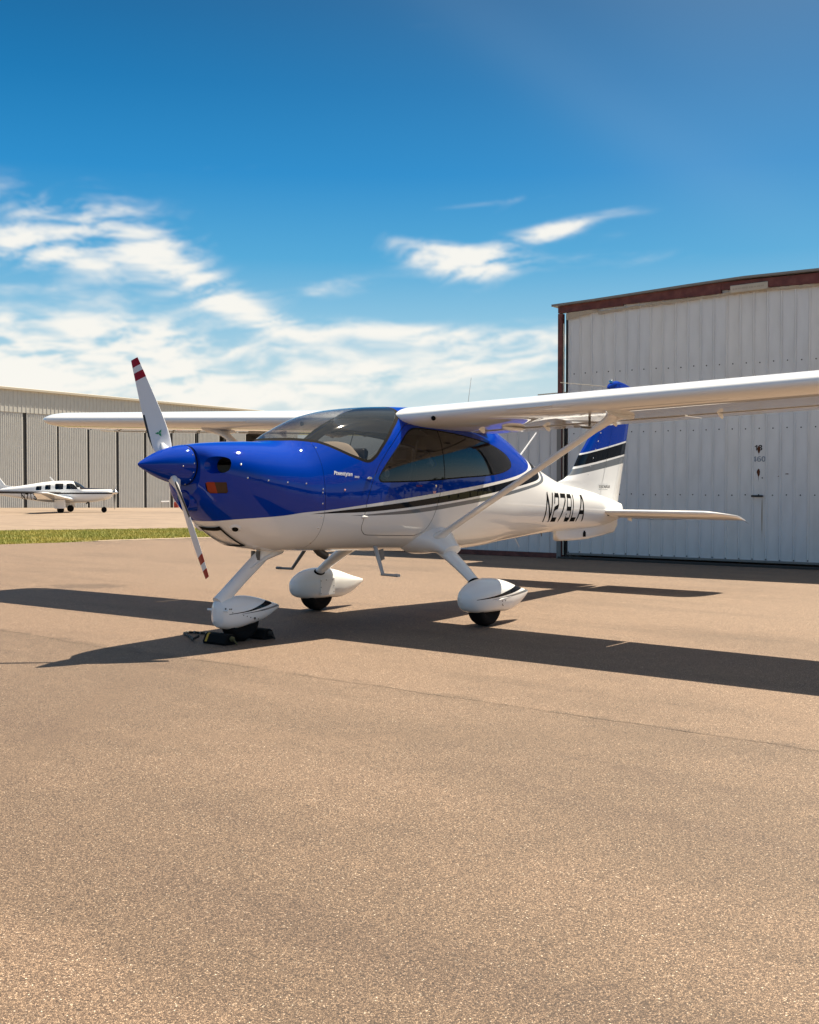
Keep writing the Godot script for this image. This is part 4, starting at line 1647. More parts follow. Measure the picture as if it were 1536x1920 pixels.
func wing_point(z: float, f: Vector2) -> Vector3:
	var lead := -0.476 + 0.003 * z
	var trail := 0.945 - 0.024 * z
	var y_lead := 1.886 + 0.034 * z
	var y_trail := 1.788 + 0.034 * z
	var thin := 1.0
	if z > 4.95:
		var a := (z - 4.95) / 0.35
		var k := sqrt(maxf(1.0 - a * a, 0.0))
		lead += 0.30 * (1.0 - k)
		trail -= 0.26 * (1.0 - k)
		thin = 0.25 + 0.75 * k
		y_lead += 0.03 * (1.0 - k)
	var chord := trail - lead
	return Vector3(lead + chord * f.x, lerpf(y_lead, y_trail, f.x) + chord * f.y * thin, z)


func wing_piece(side: float, from: float, to: float, zs: Array) -> Soup:
	var s := Soup.new()
	var f := foil(18 if from == 0.0 else 8, from, to, 0.148)
	var rings := []
	for z in zs:
		var r := PackedVector3Array()
		for p in f:
			var q := wing_point(z, p)
			r.append(Vector3(q.x, q.y, q.z * side))
		rings.append(r)
	loft(s, rings, false)
	# faces at the ends of the chord and of the span
	var n := f.size()
	for i in rings.size() - 1:
		s.quad(rings[i][0], rings[i][n - 1], rings[i + 1][n - 1], rings[i + 1][0], Vector3.RIGHT)
		if from > 0.0:
			var m := n / 2
			s.quad(rings[i][m - 1], rings[i][m], rings[i + 1][m], rings[i + 1][m - 1], Vector3.LEFT)
	for e in [0, rings.size() - 1]:
		for j in n / 2:
			s.quad(rings[e][j], rings[e][j + 1], rings[e][n - 2 - j], rings[e][n - 1 - j], Vector3(0, 0, side if e else -side))
	return s


func zs_between(a: float, b: float) -> Array:
	var out := [a]
	for z in WING_Z:
		if z > a + 0.02 and z < b - 0.02:
			out.append(z)
	out.append(b)
	return out


func build_wings(plane: Node3D) -> void:
	for side in [1.0, -1.0]:
		var w := part("wing", plane, [[wing_piece(side, 0.0, 0.735, zs_between(0.36, 5.295)), M.white]])
		var tip := wing_piece(side, 0.7351, 1.0, zs_between(4.97, 5.295))
		part("wing_tip", w, [[tip, M.white]])
		var fl := part("flap", w, [[wing_piece(side, 0.745, 1.0, zs_between(0.50, 2.74)), M.white]])
		var al := part("aileron", w, [[wing_piece(side, 0.745, 1.0, zs_between(2.76, 4.96)), M.white]])
		fl.position.y = -0.007
		al.position.y = -0.005
		var root := wing_piece(side, 0.7351, 0.98, zs_between(0.30, 0.49))
		part("root_fillet", w, [[root, M.white]])
		# stall strip, air vent and tie-down on the leading edge
		var strip := Soup.new()
		var a := wing_point(1.58, Vector2(0.0, -0.006))
		var b := wing_point(2.02, Vector2(0.0, -0.006))
		tube(strip, [[Vector3(a.x + 0.004, a.y, a.z * side), 0.010, 0.012], [Vector3(b.x + 0.004, b.y, b.z * side), 0.010, 0.012]], Vector3.RIGHT, 4)
		part("stall_strip", w, [[strip, M.white]])
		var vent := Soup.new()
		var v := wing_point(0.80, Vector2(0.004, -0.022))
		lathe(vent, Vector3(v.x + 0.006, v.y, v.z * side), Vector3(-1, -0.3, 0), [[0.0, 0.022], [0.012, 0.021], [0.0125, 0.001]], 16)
		part("air_vent_shade", w, [[vent, M.seal]])  # flat dark disc drawn for the shade inside the vent
		# hinge brackets under the trailing edge
		for q in [[0.74, 0.60], [1.35, 0.74], [2.05, 0.74], [3.05, 0.74], [4.1, 0.74]]:
			var br := Soup.new()
			var p := wing_point(q[0], Vector2(q[1], -0.02))
			var root3 := Vector3(p.x, p.y, p.z * side)
			tube(br, [[root3 + Vector3(-0.06, 0.012, 0), 0.008, 0.006], [root3 + Vector3(0.02, -0.012, 0), 0.026, 0.007], [root3 + Vector3(0.06, -0.03, 0), 0.020, 0.007], [root3 + Vector3(0.075, -0.035, 0), 0.004, 0.004]], Vector3.UP, 12, 2.6)
			part("hinge_bracket", w, [[br, M.white]])
		# inspection cover near the root
		var cover := Soup.new()
		var c := wing_point(1.10, Vector2(0.60, 0.0))
		tube(cover, [[Vector3(c.x - 0.16, c.y - 0.040, c.z * side), 0.01, 0.004], [Vector3(c.x - 0.08, c.y - 0.055, c.z * side), 0.07, 0.02], [Vector3(c.x + 0.05, c.y - 0.06, c.z * side), 0.075, 0.025], [Vector3(c.x + 0.2, c.y - 0.05, c.z * side), 0.02, 0.006]], Vector3.BACK, 16)
		part("flap_fairing", w, [[cover, M.white]])
		# strut with a flared head
		var st := Soup.new()
		var lowp := Vector3(-0.10, 0.80, 0.585 * side)
		var topp := Vector3(-0.06, 1.815, 2.30 * side)
		var rings := []
		for k in 13:
			var t := k / 12.0
			rings.append([lowp.lerp(topp, t), 0.062, 0.0235])
		tube(st, rings, Vector3.RIGHT, 20)
		part("wing_strut", plane, [[st, M.white]])
		var head := Soup.new()
		var d := (topp - lowp).normalized()
		tube(head, [[topp - d * 0.10, 0.064, 0.025], [topp - d * 0.02, 0.068, 0.027], [topp + d * 0.04, 0.088, 0.031], [topp + d * 0.08, 0.125, 0.037], [topp + d * 0.11, 0.175, 0.046], [topp + d * 0.145, 0.26, 0.06]], Vector3(1, -0.065, 0), 24)
		part("strut_fairing", plane, [[head, M.white]])
	# pitot tube under the port wing
	var pit := Soup.new()
	tube(pit, [[Vector3(0.02, 1.96, 2.1), 0.018, 0.009], [Vector3(0.02, 1.79, 2.1), 0.016, 0.008]], Vector3.RIGHT, 12)
	tube(pit, [[Vector3(0.04, 1.778, 2.1), 0.010, 0.010], [Vector3(0.0, 1.776, 2.1), 0.011, 0.011], [Vector3(-0.12, 1.776, 2.1), 0.009, 0.009]], Vector3.UP, 12)
	part("pitot_tube", plane, [[pit, M.steel_dark]])
	var whip := Soup.new()
	rod(whip, Vector3(1.17, 1.90, 0.0), Vector3(1.28, 2.41, 0.0), 0.0035, 0.002, 6)
	part("whip_antenna", plane, [[whip, M.trim_beige]])
	var ant := Soup.new()
	tube(ant, [[Vector3(2.17, 1.55, 0.0), 0.014, 0.008], [Vector3(2.59, 1.874, 0.0), 0.010, 0.006]], Vector3.RIGHT, 10)
	part("rod_antenna", plane, [[ant, M.white]])


# ------------------------------------------------------------------ tail
func plate_foil(s: Soup, sections: Array, normal: Vector3) -> void:
	# sections: [leading point, trailing point, half thickness]; symmetric foil between them
	var rings := []
	for q in sections:
		var r := PackedVector3Array()
		var n := 12
		for i in 2 * n:
			var a := float(i) / n
			var up := a <= 1.0
			var x := 1.0 - a if up else a - 1.0
			x = x * x * (1.5 - 0.5 * x)
			var t := (0.2969 * sqrt(x) - 0.126 * x - 0.3516 * x * x + 0.2843 * x * x * x - 0.1015 * x * x * x * x) * 10.0
			r.append((q[0] as Vector3).lerp(q[1], x) + normal * (q[2] * maxf(t, 0.0) + 0.002) * (1.0 if up else -1.0))
		rings.append(r)
	loft(s, rings)


func build_tail(plane: Node3D) -> void:
	var fin := Soup.new()
	var lead := [[1.06, 2.95], [1.31, 3.07], [1.345, 3.22], [1.42, 3.38], [1.52, 3.48], [1.637, 3.58], [1.78, 3.745], [1.919, 3.90], [2.10, 4.045], [2.30, 4.205], [2.45, 4.325], [2.52, 4.385], [2.56, 4.43], [2.585, 4.49]]
	var secs := []
	for q in lead:
		var y: float = q[0]
		var trail := 4.60 + (y - 1.08) * 0.29
		secs.append([Vector3(q[1], y, 0), Vector3(trail, y - (0.04 if y > 2.5 else 0.0), 0), 0.052 - 0.014 * clampf((y - 1.2) / 1.4, 0.0, 1.0) - (0.022 if y > 2.57 else 0.0)])
	plate_foil(fin, secs, Vector3.BACK)
	var t := from_soup(fin)
	# stripes run up towards the tail
	var lines := [[3.56, 1.655, 4.80, 1.845], [3.53, 1.632, 4.79, 1.822], [3.39, 1.490, 4.76, 1.672], [3.37, 1.460, 4.75, 1.648], [3.30, 1.383, 4.73, 1.556]]
	var rudder_at := func(p: Vector3) -> float: return p.x - (4.02 + (p.y - 1.08) * 0.36)
	var halves := clip(t, rudder_at)
	var gap := clip(halves[0], func(p: Vector3) -> float: return rudder_at.call(p) - 0.008)
	var low := clip(gap[0], func(p: Vector3) -> float: return p.y - (1.19 - (p.x - 4.1) * 0.13))
	for k in [["vertical_fin", halves[1]], ["rudder", low[0]]]:
		var rest: PackedVector3Array = k[1]
		var bands := []
		for l in lines:
			var r := clip(rest, func(p: Vector3) -> float: return p.y - (l[1] + (l[3] - l[1]) * (p.x - l[0]) / (l[2] - l[0])))
			bands.append(r[0])
			rest = r[1]
		var blue := Soup.new()
		var white := Soup.new()
		var black := Soup.new()
		var grey := Soup.new()
		pour(blue, bands[0])
		pour(white, bands[1])
		pour(black, bands[2])
		pour(white, bands[3])
		pour(grey, bands[4])
		pour(white, rest)
		var o := part(k[0], plane, [[blue, M.blue], [white, M.white], [black, M.stripe_black], [grey, M.stripe_grey]])
		if k[0] == "vertical_fin":
			var studs := Soup.new()
			for q in 8:
				var y := 1.40 + q * 0.105
				for side in [1.0, -1.0]:
					var x := 3.72 + (y - 1.40) * 0.62
					lathe(studs, Vector3(x, y, side * 0.046), Vector3(0, 0, side), [[0.0, 0.009], [0.006, 0.008], [0.008, 0.002]], 8)
			fine("fastener", o, [[studs, M.chrome]])
		else:
			for side in [1.0, -1.0]:
				var on := func(p: Vector2) -> Array: return [Vector3((3.99 + p.x) if side > 0.0 else (4.24 - p.x), 1.235 + p.y, side * 0.0545), Vector3(0, 0, side)]
				part("maker_name", o, [[text_soup("TECNAM", 0.036, func(p: Vector2) -> Array: return on.call(Vector2(p.x * 1.45, p.y))), M.black_print]])
				var under := Soup.new()
				for i in 30:
					if i % 3 != 2:
						var a: Array = on.call(Vector2(i * 0.0078, -0.018))
						box(under, a[0], Vector3(0.003, 0.004, 0.0005))
				part("maker_name", o, [[under, M.faded_print]])
	var lower := Soup.new()
	pour(lower, low[1])
	part("tail_fillet", plane, [[lower, M.white]])
	# beacon and whisker antennas at the top of the fin
	var cap := Soup.new()
	tube(cap, [[Vector3(4.30, 2.50, 0), 0.006, 0.006], [Vector3(4.34, 2.515, 0), 0.028, 0.026], [Vector3(4.42, 2.545, 0), 0.045, 0.036], [Vector3(4.55, 2.565, 0), 0.042, 0.036], [Vector3(4.75, 2.555, 0), 0.03, 0.028], [Vector3(4.98, 2.53, 0), 0.012, 0.012]], Vector3.UP, 20)
	part("fin_cap", plane, [[cap, M.blue]])
	var beacon := Soup.new()
	lathe(beacon, Vector3(4.40, 2.575, 0), Vector3.UP, [[0.0, 0.026], [0.02, 0.025], [0.032, 0.016], [0.036, 0.002]], 16)
	part("beacon", plane, [[beacon, M.chrome]])
	for side in [-1.0]:
		var w := Soup.new()
		rod(w, Vector3(4.36, 2.52, 0.02 * side), Vector3(4.30, 2.605, 0.68 * side), 0.006, 0.005, 6)
		part("whisker_antenna", plane, [[w, M.trim_beige]])
	# stabilator with a trim tab
	for side in [1.0, -1.0]:
		var s := Soup.new()
		var tab := Soup.new()
		var sec := []
		for q in [[0.10, 0.0, 0.0], [0.4, 0.0, 0.0], [0.8, 0.0, 0.0], [1.2, 0.0, 0.0], [1.42, 0.005, 0.0], [1.52, 0.05, 0.0], [1.585, 0.14, 0.01], [1.63, 0.28, 0.03], [1.655, 0.45, 0.06]]:
			sec.append([Vector3(4.0 + q[1], 0.952 - 0.10 * q[1], q[0] * side), Vector3(4.78 - q[2], 0.842, q[0] * side), 0.040 * (1.0 - 0.8 * clampf((q[0] - 1.4) / 0.26, 0.0, 1.0))])
		plate_foil(s, sec, Vector3(0.14, 0.99, 0))
		var cutr := clip(from_soup(s), func(p: Vector3) -> float: return 4.655 - p.x if absf(p.z) < 1.02 else 1.0)
		var keep := Soup.new()
		pour(keep, cutr[0])
		var st := part("stabilator", plane, [[keep, M.white]])
		var tabs := clip(cutr[1], func(p: Vector3) -> float: return p.x - 4.668)
		pour(tab, tabs[0])
		var tb := part("trim_tab", st, [[tab, M.white]])
		tb.position.y = -0.006
		var horn := Soup.new()
		box(horn, Vector3(4.60, 0.835, 0.17 * side), Vector3(0.05, 0.018, 0.008), Basis(Vector3.BACK, -0.2), 0.004)
		part("tab_horn", st, [[horn, M.white]])
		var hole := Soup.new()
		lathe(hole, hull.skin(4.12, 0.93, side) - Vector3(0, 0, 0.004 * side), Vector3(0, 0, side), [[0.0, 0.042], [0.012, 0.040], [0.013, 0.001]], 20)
		part("spar_hole_shade", st, [[hole, M.seal]])  # flat dark disc painted as the shade in the spar hole
		var wick := Soup.new()
		rod(wick, Vector3(4.72, 0.845, 1.63 * side), Vector3(4.86, 0.80, 1.635 * side), 0.003, 0.0015, 6)
		part("static_wick", st, [[wick, M.steel_dark]])
	# ventral keel
	var keel := Soup.new()
	var rows := []
	for q in [[3.00, 0.76, 0.685, 0.02], [3.06, 0.76, 0.615, 0.055], [3.3, 0.76, 0.610, 0.068], [3.71, 0.77, 0.612, 0.068], [4.1, 0.80, 0.640, 0.055], [4.45, 0.86, 0.672, 0.035], [4.56, 0.90, 0.745, 0.015]]:
		rows.append(ellipse(Vector3(q[0], (q[1] + q[2]) * 0.5, 0), Vector3(0, (q[1] - q[2]) * 0.5, 0), Vector3(0, 0, q[3]), 20, 3.2))
	loft(keel, rows)
	var kl := part("ventral_keel", plane, [[keel, M.white]])
	var patch := Soup.new()
	box(patch, Vector3(3.60, 0.675, 0.069), Vector3(0.035, 0.028, 0.001))
	box(patch, Vector3(3.60, 0.711, 0.069), Vector3(0.020, 0.010, 0.001))
	part("black_patch", kl, [[patch, M.black_print]])
	var ring := Soup.new()
	rod(ring, Vector3(2.62, 0.735, 0.05), Vector3(2.63, 0.69, 0.05), 0.006, 0.006, 8)
	part("tie_down_ring", plane, [[ring, M.steel_dark]])
	var wire := Soup.new()
	rod(wire, Vector3(2.05, 0.70, 0.05), Vector3(2.16, 0.585, 0.05), 0.004, 0.002, 6)
	part("belly_antenna", plane, [[wire, M.white]])


# ------------------------------------------------------------------ propeller
func blade_rings(rs: Array) -> Array:
	var chord := [[0.10, 0.110], [0.16, 0.142], [0.22, 0.158], [0.33, 0.163], [0.48, 0.150], [0.66, 0.122], [0.82, 0.092], [0.90, 0.076], [0.935, 0.068], [0.945, 0.065]]
	var twist := [[0.10, 50.0], [0.22, 42.0], [0.35, 34.0], [0.6, 24.0], [0.945, 17.0]]
	var thick := [[0.10, 0.060], [0.16, 0.044], [0.22, 0.030], [0.33, 0.020], [0.6, 0.012], [0.945, 0.005]]
	var rings := []
	for r in rs:
		var c := curve_y(chord, r)
		var b := deg_to_rad(curve_y(twist, r))
		var th := curve_y(thick, r)
		# blade points up; it turns towards -z, so its leading edge is at -z and forward (-x)
		var along := Vector3(-sin(b), 0, -cos(b))
		var over := Vector3(-cos(b), 0, sin(b))
		var ring := PackedVector3Array()
		for j in 24:
			var t := TAU * j / 24
			ring.append(Vector3(0, r, 0) + along * (cos(t) * c * 0.5 + 0.012) + over * th * 0.5 * sin(t) * (1.0 + 0.25 * cos(t)))
		rings.append(ring)
	return rings


func build_propeller(plane: Node3D) -> void:
	var hub := Vector3(-2.80, 1.44, 0.0)
	var spin := Soup.new()
	lathe_x(spin, Vector3(0, 1.445, 0), [[-3.112, 0.001], [-3.108, 0.008], [-3.09, 0.021], [-3.04, 0.047], [-2.97, 0.080], [-2.90, 0.108], [-2.83, 0.130], [-2.76, 0.146], [-2.70, 0.155], [-2.672, 0.158]], 56)
	var sp := part("spinner", plane, [[spin, M.blue]])
	var studs := Soup.new()
	for k in 14:
		var a := TAU * k / 14.0 + 0.15
		lathe(studs, Vector3(-2.690, 1.445 + cos(a) * 0.1565, sin(a) * 0.1565), Vector3(-0.1, cos(a), sin(a)), [[0.0, 0.0055], [0.003, 0.005], [0.004, 0.002]], 8)
	for k in 2:
		var a := 1.65 + PI * k
		lathe(studs, Vector3(-2.79, 1.445 + cos(a) * 0.1405, sin(a) * 0.1405), Vector3(-0.25, cos(a), sin(a)), [[0.0, 0.006], [0.003, 0.005], [0.004, 0.002]], 8)
	fine("fastener", sp, [[studs, M.chrome]])
	var backp := Soup.new()
	lathe_x(backp, Vector3(0, 1.445, 0), [[-2.670, 0.160], [-2.660, 0.160]], 40)
	part("back_plate", sp, [[backp, M.seal]])
	for k in 2:
		var turn := Basis(Vector3.RIGHT, deg_to_rad(-25.6) + PI * k)
		var white := Soup.new()
		var red := Soup.new()
		var black := Soup.new()
		var pieces := [[[0.10, 0.125, 0.15], white], [[0.15, 0.18, 0.22, 0.28, 0.35, 0.42, 0.47], null], [[0.47, 0.55, 0.63, 0.70, 0.765], white], [[0.765, 0.80, 0.83], red], [[0.83, 0.855, 0.88], white], [[0.88, 0.905, 0.92, 0.932, 0.940, 0.945], red]]
		var all := [0.10, 0.125, 0.15, 0.18, 0.22, 0.28, 0.35, 0.42, 0.47, 0.55, 0.63, 0.70, 0.765, 0.80, 0.83, 0.855, 0.88, 0.905, 0.92, 0.932, 0.940, 0.945]
		var s := Soup.new()
		loft(s, blade_rings(all))
		# bands by radius, rubber boot along the inner leading edge
		var t := from_soup(s)
		var cuts := clip(t, func(p: Vector3) -> float: return p.y - 0.88)
		pour(red, cuts[0])
		cuts = clip(cuts[1], func(p: Vector3) -> float: return p.y - 0.83)
		pour(white, cuts[0])
		cuts = clip(cuts[1], func(p: Vector3) -> float: return p.y - 0.765)
		pour(red, cuts[0])
		cuts = clip(cuts[1], func(p: Vector3) -> float: return p.y - 0.47)
		pour(white, cuts[0])
		cuts = clip(cuts[1], func(p: Vector3) -> float: return p.y - 0.15)
		pour(white, cuts[1])
		var boot := clip(cuts[0], func(p: Vector3) -> float: return -p.z - 0.6 * p.x - (0.103 - 0.05 * p.y))
		pour(black, boot[0])
		pour(white, boot[1])
		var b := part("propeller_blade", plane, [[white, M.prop_white], [red, M.prop_red], [black, M.prop_black]])
		b.transform = Transform3D(turn, hub)
		# maker's green emblem on the front face
		var em := Soup.new()
		var bt := deg_to_rad(36.0)
		var along := Vector3(-sin(bt), 0, -cos(bt))
		var over := Vector3(-cos(bt), 0, sin(bt))
		for q in 3:
			var a := TAU * q / 3.0 + 0.3
			var c0 := Vector3(0, 0.275, 0) + over * 0.0165
			var f := func(x: float, y: float) -> Vector3: return c0 + along * x + Vector3.UP * y
			em.flat(f.call(cos(a) * 0.034, sin(a) * 0.034), f.call(cos(a + 0.75) * 0.014, sin(a + 0.75) * 0.014), f.call(cos(a - 0.75) * 0.014, sin(a - 0.75) * 0.014), over)
			em.flat(f.call(0, 0), f.call(cos(a + 0.75) * 0.014, sin(a + 0.75) * 0.014), f.call(cos(a - 0.75) * 0.014, sin(a - 0.75) * 0.014), over)
		part("emblem", b, [[em, M.green]])
		# cuff where the blade leaves the spinner
		var cuff := Soup.new()
		tube(cuff, [[Vector3(0, 0.07, 0), 0.058, 0.050], [Vector3(0, 0.115, 0), 0.052, 0.044], [Vector3(0, 0.145, 0), 0.042, 0.034], [Vector3(0, 0.19, 0), 0.026, 0.016]], Vector3.RIGHT, 20)
		part("cuff", b, [[cuff, M.prop_white]])


# ------------------------------------------------------------------ undercarriage
func build_fairing(parent: Node3D, at: Vector3, table: Array, up_line: Array, low_line: Array, grey_top: Array, grey_low: Array, inner: float) -> Node3D:
	var b := Body.new(table)
	var s := Soup.new()
	var rings := []
	var x: float = table[0][0]
	var last: float = table[table.size() - 1][0]
	while x < last - 0.001:
		rings.append(b.ring(x, 48))
		x += 0.02
	rings.append(b.ring(last, 48))
	loft(s, rings)
	var t := from_soup(s)
	var white := Soup.new()
	var black := Soup.new()
	var grey := Soup.new()
	for side in [1.0, -1.0]:
		var half: PackedVector3Array = clip(t, func(p: Vector3) -> float: return p.z * side)[0]
		if side * inner < 0.0:
			pour(white, half)
			continue
		var r := clip(half, func(p: Vector3) -> float: return p.y - curve_y(up_line, p.x))
		pour(white, r[0])
		r = clip(r[1], func(p: Vector3) -> float: return p.y - curve_y(low_line, p.x))
		var front: float = up_line[0][0]
		var bl := clip(r[0], func(p: Vector3) -> float: return minf(p.x - front, up_line[up_line.size() - 1][0] - p.x))
		pour(black, bl[0])
		pour(white, bl[1])
		r = clip(r[1], func(p: Vector3) -> float: return p.y - curve_y(grey_top, p.x))
		pour(white, r[0])
		r = clip(r[1], func(p: Vector3) -> float: return p.y - curve_y(grey_low, p.x))
		var gf: float = grey_top[0][0]
		var gl := clip(r[0], func(p: Vector3) -> float: return p.x - gf)
		pour(grey, gl[0])
		pour(white, gl[1])
		pour(white, r[1])
	var o := part("wheel_fairing", parent, [[white, M.white], [black, M.stripe_black], [grey, M.stripe_grey]])
	o.position = at
	return o


func build_wheel(parent: Node3D, at: Vector3, radius: float, half: float) -> void:
	var tyre := Soup.new()
	lathe(tyre, at, Vector3.BACK, [[-half * 0.75, radius * 0.55], [-half, radius * 0.75], [-half * 0.85, radius * 0.92], [-half * 0.45, radius * 0.99], [-half * 0.3, radius], [-half * 0.28, radius * 0.985], [-half * 0.22, radius * 0.985], [-half * 0.2, radius], [0.0, radius], [half * 0.2, radius], [half * 0.22, radius * 0.985], [half * 0.28, radius * 0.985], [half * 0.3, radius], [half * 0.45, radius * 0.99], [half * 0.85, radius * 0.92], [half, radius * 0.75], [half * 0.75, radius * 0.55]], 44)
	var w := part("wheel", parent, [[tyre, M.rubber]])
	var rim := Soup.new()
	lathe(rim, at, Vector3.BACK, [[-half * 0.7, 0.02], [-half * 0.62, radius * 0.3], [-half * 0.72, radius * 0.545], [half * 0.72, radius * 0.545], [half * 0.62, radius * 0.3], [half * 0.7, 0.02]], 32)
	part("rim", w, [[rim, M.metal]])


func build_gear(plane: Node3D) -> void:
	for side in [1.0, -1.0]:
		var z: float = 1.037 * side
		var main := [
			[-0.372, 0.285, 0.240, 0.012, 0.265, 2.2, 2.2], [-0.355, 0.325, 0.198, 0.050, 0.262, 2.2, 2.3], [-0.30, 0.368, 0.158, 0.088, 0.260, 2.2, 2.5], [-0.20, 0.412, 0.135, 0.116, 0.262, 2.2, 2.8], [-0.06, 0.434, 0.126, 0.130, 0.265, 2.2, 3.0],
			[0.10, 0.430, 0.122, 0.130, 0.268, 2.2, 3.0], [0.26, 0.402, 0.110, 0.118, 0.268, 2.2, 2.8], [0.36, 0.376, 0.114, 0.104, 0.268, 2.2, 2.6], [0.50, 0.333, 0.142, 0.078, 0.266, 2.2, 2.4], [0.64, 0.296, 0.200, 0.044, 0.263, 2.2, 2.2], [0.715, 0.278, 0.238, 0.018, 0.260, 2.2, 2.2]]
		var f := build_fairing(plane, Vector3(0, 0, z), main, [[-0.27, 0.262], [0.04, 0.287], [0.22, 0.314], [0.46, 0.342], [0.58, 0.318]], [[-0.27, 0.258], [0.04, 0.266], [0.26, 0.280], [0.54, 0.305], [0.62, 0.312]], [[-0.06, 0.248], [0.26, 0.266], [0.6, 0.285]], [[-0.06, 0.246], [0.26, 0.252], [0.6, 0.262]], side)
		if side < 0.0:
			f.rotation.y = 0.0
		# seam rib, screws and the inner plate
		var rib := Soup.new()
		tube(rib, [[Vector3(-0.02, 0.235, 0.131 * side), 0.002, 0.002], [Vector3(0.10, 0.243, 0.130 * side), 0.009, 0.004], [Vector3(0.26, 0.252, 0.117 * side), 0.002, 0.002]], Vector3.UP, 8)
		part("seam_rib", f, [[rib, M.white]])
		var screws := Soup.new()
		for q in [[0.10, 0.225, 0.1295], [0.155, 0.225, 0.1265], [0.105, 0.195, 0.127], [0.115, 0.182, 0.125]]:
			lathe(screws, Vector3(q[0], q[1], q[2] * side), Vector3(0, 0, side), [[0.0, 0.006], [0.003, 0.005]], 8)
		fine("screw", f, [[screws, M.steel_dark]])
		var plate := Soup.new()
		box(plate, Vector3(0.02, 0.245, -0.131 * side), Vector3(0.11, 0.085, 0.004), Basis.IDENTITY, 0.003)
		part("axle_plate", f, [[plate, M.white]])
		var pins := Soup.new()
		for q in [[-0.08, 0.31], [-0.08, 0.245], [-0.08, 0.18], [0.0, 0.315], [0.10, 0.31], [0.115, 0.25], [0.115, 0.19], [0.03, 0.17]]:
			lathe(pins, Vector3(q[0], q[1], -0.134 * side), Vector3(0, 0, -side), [[0.0, 0.005], [0.004, 0.004]], 8)
		fine("screw", f, [[pins, M.steel_dark]])
		build_wheel(plane, Vector3(0, 0.198, z), 0.198, 0.078)
		# tapered spring leg
		var leg := Soup.new()
		var st := []
		for k in 11:
			var t := k / 10.0
			st.append([Vector3(0.02 - 0.07 * t, lerpf(0.735, 0.375, t) + 0.02 * sin(t * PI), lerpf(0.46, 0.99, t) * side), lerpf(0.125, 0.062, t), lerpf(0.055, 0.032, t)])
		tube(leg, st, Vector3.RIGHT, 20)
		part("gear_leg", plane, [[leg, M.white]])
		var collar := Soup.new()
		tube(collar, [[Vector3(-0.045, 0.405, -0.092 * side), 0.072, 0.04], [Vector3(-0.05, 0.365, -0.037 * side), 0.078, 0.048]], Vector3.RIGHT, 20)
		part("leg_collar", f, [[collar, M.seal]])
		collar = Soup.new()
		# blended fairing where strut and leg leave the belly
		var fair := Soup.new()
		tube(fair, [[Vector3(-0.03, 0.815, 0.36 * side), 0.40, 0.19], [Vector3(-0.03, 0.795, 0.44 * side), 0.33, 0.165], [Vector3(-0.02, 0.775, 0.50 * side), 0.27, 0.14], [Vector3(-0.015, 0.752, 0.55 * side), 0.22, 0.115], [Vector3(-0.01, 0.728, 0.59 * side), 0.182, 0.094], [Vector3(-0.005, 0.704, 0.625 * side), 0.155, 0.077], [Vector3(0.0, 0.682, 0.655 * side), 0.138, 0.066], [Vector3(0.0, 0.670, 0.672 * side), 0.130, 0.060]], Vector3.RIGHT, 36)
		part("leg_fairing", plane, [[fair, M.white]])
		var cuff := Soup.new()
		var d := (Vector3(-0.06, 1.815, 2.30 * side) - Vector3(-0.10, 0.80, 0.585 * side)).normalized()
		var p := Vector3(-0.10, 0.80, 0.585 * side)
		tube(cuff, [[p - d * 0.14, 0.16, 0.085], [p - d * 0.08, 0.132, 0.068], [p - d * 0.02, 0.105, 0.050], [p + d * 0.04, 0.084, 0.036], [p + d * 0.10, 0.068, 0.027], [p + d * 0.13, 0.064, 0.0245]], Vector3.RIGHT, 28)
		part("strut_cuff", plane, [[cuff, M.white]])
		# boarding step
		var step := Soup.new()
		tube(step, [[Vector3(-0.80, 0.735, 0.40 * side), 0.026, 0.014], [Vector3(-0.87, 0.505, 0.545 * side), 0.020, 0.011]], Vector3.RIGHT, 10)
		tube(step, [[Vector3(-0.875, 0.500, 0.535 * side), 0.014, 0.012], [Vector3(-0.88, 0.498, 0.70 * side), 0.014, 0.012]], Vector3.RIGHT, 10)
		tube(step, [[Vector3(-0.88, 0.499, 0.69 * side), 0.022, 0.014], [Vector3(-0.882, 0.500, 0.735 * side), 0.022, 0.014]], Vector3.RIGHT, 10)
		part("boarding_step", plane, [[step, M.stripe_grey if side < 0.0 else M.silver]])
		var small := Soup.new()
		box(small, Vector3(-0.66, 0.655, 0.36 * side), Vector3(0.035, 0.05, 0.006), Basis(Vector3.BACK, 0.2), 0.004)
		part("fuel_drain", plane, [[small, M.stripe_grey]])
	# nose gear
	var leg := Soup.new()
	tube(leg, [[Vector3(-1.72, 0.78, 0), 0.075, 0.045], [Vector3(-1.84, 0.675, 0), 0.062, 0.040], [Vector3(-2.05, 0.525, 0), 0.058, 0.038], [Vector3(-2.25, 0.375, 0), 0.058, 0.040], [Vector3(-2.31, 0.33, 0), 0.06, 0.045]], Vector3.UP, 20, 2.4)
	var ng := part("nose_gear_leg", plane, [[leg, M.white]])
	var bracket := Soup.new()
	tube(bracket, [[Vector3(-1.60, 0.745, 0), 0.05, 0.05], [Vector3(-1.80, 0.675, 0), 0.03, 0.055], [Vector3(-1.98, 0.60, 0), 0.012, 0.045]], Vector3.UP, 14)
	part("leg_bracket", ng, [[bracket, M.white]])
	var bolts := Soup.new()
	for zz in [-0.03, 0.03]:
		rod(bolts, Vector3(-1.89, 0.66, zz), Vector3(-1.885, 0.735, zz), 0.018, 0.018, 10)
	part("spring_stack", ng, [[bolts, M.steel_dark]])
